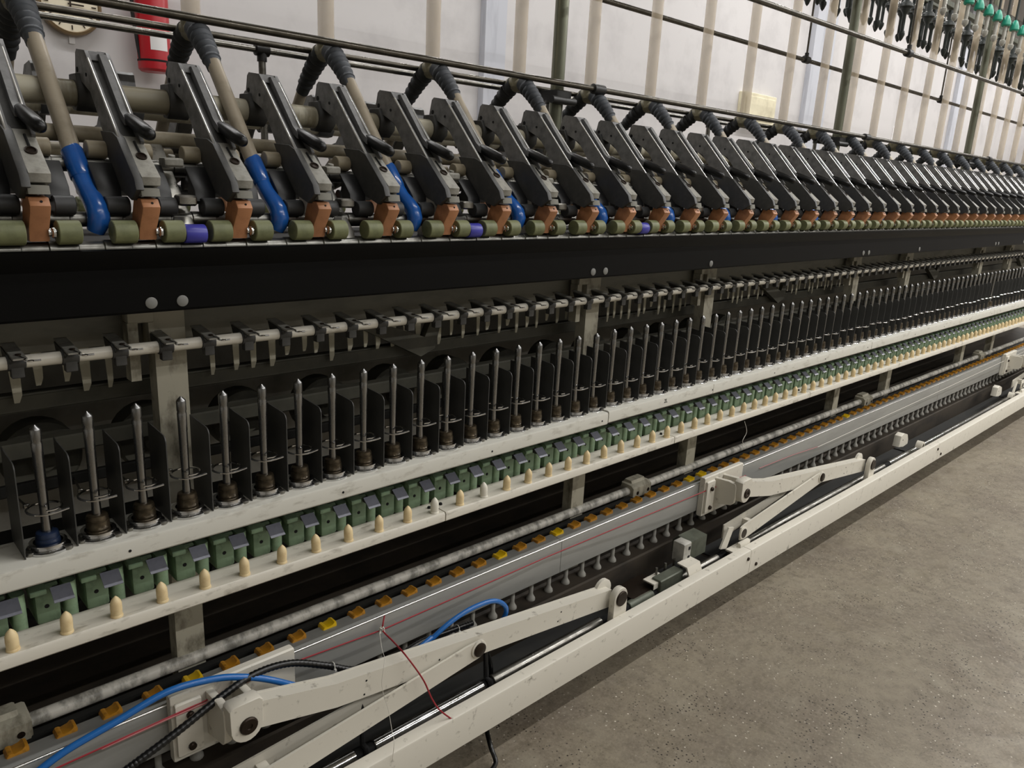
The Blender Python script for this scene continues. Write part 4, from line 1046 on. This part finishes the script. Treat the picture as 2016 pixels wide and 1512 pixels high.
h = MB().tube([at(90, 1522, 1.1925), at(370, 1395, 1.1885), at(545, 1316, 1.2045), at(752, 1240, 1.2065), at(1080, 1095, 1.2145), at(1395, 964, 1.1955), at(1468, 936, 1.1850)], 0.0016, 6)
solo(h, 'red_string', M['red_string'], at(752, 1240, 1.2065), 'thin red string stretched along the front of the grey beam', 'string')
h = MB().tube([at(200, 1475, 1.1905), at(330, 1416, 1.1865), at(462, 1360, 1.184)], 0.0015, 6)
solo(h, 'pink_string', M['pink_string'], at(330, 1416, 1.1865), 'short faded pink string beside the red string at bottom left', 'string')
h = MB().tube(smooth([at(757, 1212, 1.212), at(754, 1228, 1.205), at(754, 1242, 1.200), at(775, 1264, 1.16), at(800, 1292, 1.095), at(833, 1338, 1.078), at(850, 1375, 1.070), at(866, 1398, 1.058), at(891, 1417, 1.050)]), 0.0018, 8)
solo(h, 'red_wire', M['red_string'], at(833, 1338, 1.060), 'loose red wire end drooping from knot to the white beam', 'wire')
kn = Vector(at(751, 1240, 1.203))
kpts = [kn + Vector((0.007 * math.sin(2.3 * q), 0.004 * math.cos(3.1 * q), 0.007 * math.cos(1.7 * q))) for q in range(14)]
solo(MB().tube(smooth(kpts, 4), 0.0011, 5), 'thread_knot', M['thread'], tuple(kn), 'tangled pale thread knot on the red string', 'knot')
th = MB().tube(smooth([at(747, 1245, 1.20), at(752, 1278, 1.14), at(757, 1300, 1.094), at(752, 1350, 1.086), at(765, 1400, 1.082), at(772, 1440, 1.066), at(776, 1462, 1.044), at(772, 1500, 1.041)]), 0.0006, 5)
solo(th, 'loose_thread', M['thread'], at(757, 1300, 1.075), 'loose white thread hanging from the knot over the links', 'thread')
th = MB().tube([at(1610, 880, 1.214), at(1800, 793, 1.212), at(2060, 672, 1.20)], 0.0011, 5)
solo(th, 'white_string', M['thread'], at(1800, 793, 1.212), 'thin white string along the far part of the grey beam', 'string')
th = MB().tube([at(1495, 922, 1.2165), at(1560, 896, 1.2165), at(1612, 879, 1.2155)], 0.0012, 5)
solo(th, 'pink_string', M['pink_string'], at(1560, 896, 1.2165), 'faded pink string past the middle bracket on the grey beam', 'string')
th = MB().tube(smooth([at(1466, 830, 1.160), at(1470, 850, 1.158), at(1462, 868, 1.158), at(1467, 878, 1.158)]), 0.0009, 5)
solo(th, 'loose_thread', M['thread'], at(1466, 850, 1.16), 'short white thread dangling from the peg rail', 'thread')
# black hose hanging under the doffer beam
h = MB().tube(smooth([at(958, 1280, 1.148), at(966, 1310, 1.145), at(966, 1345, 1.140), at(962, 1400, 1.10), at(958, 1432, 1.09), at(966, 1470, 1.045), at(976, 1500, 1.02), at(965, 1520, 1.0)]), 0.0055, 10)
solo(h, 'black_cable', M['black_hose'], at(966, 1345, 1.108), 'black cable passing down behind the white beam to the floor', 'cable')
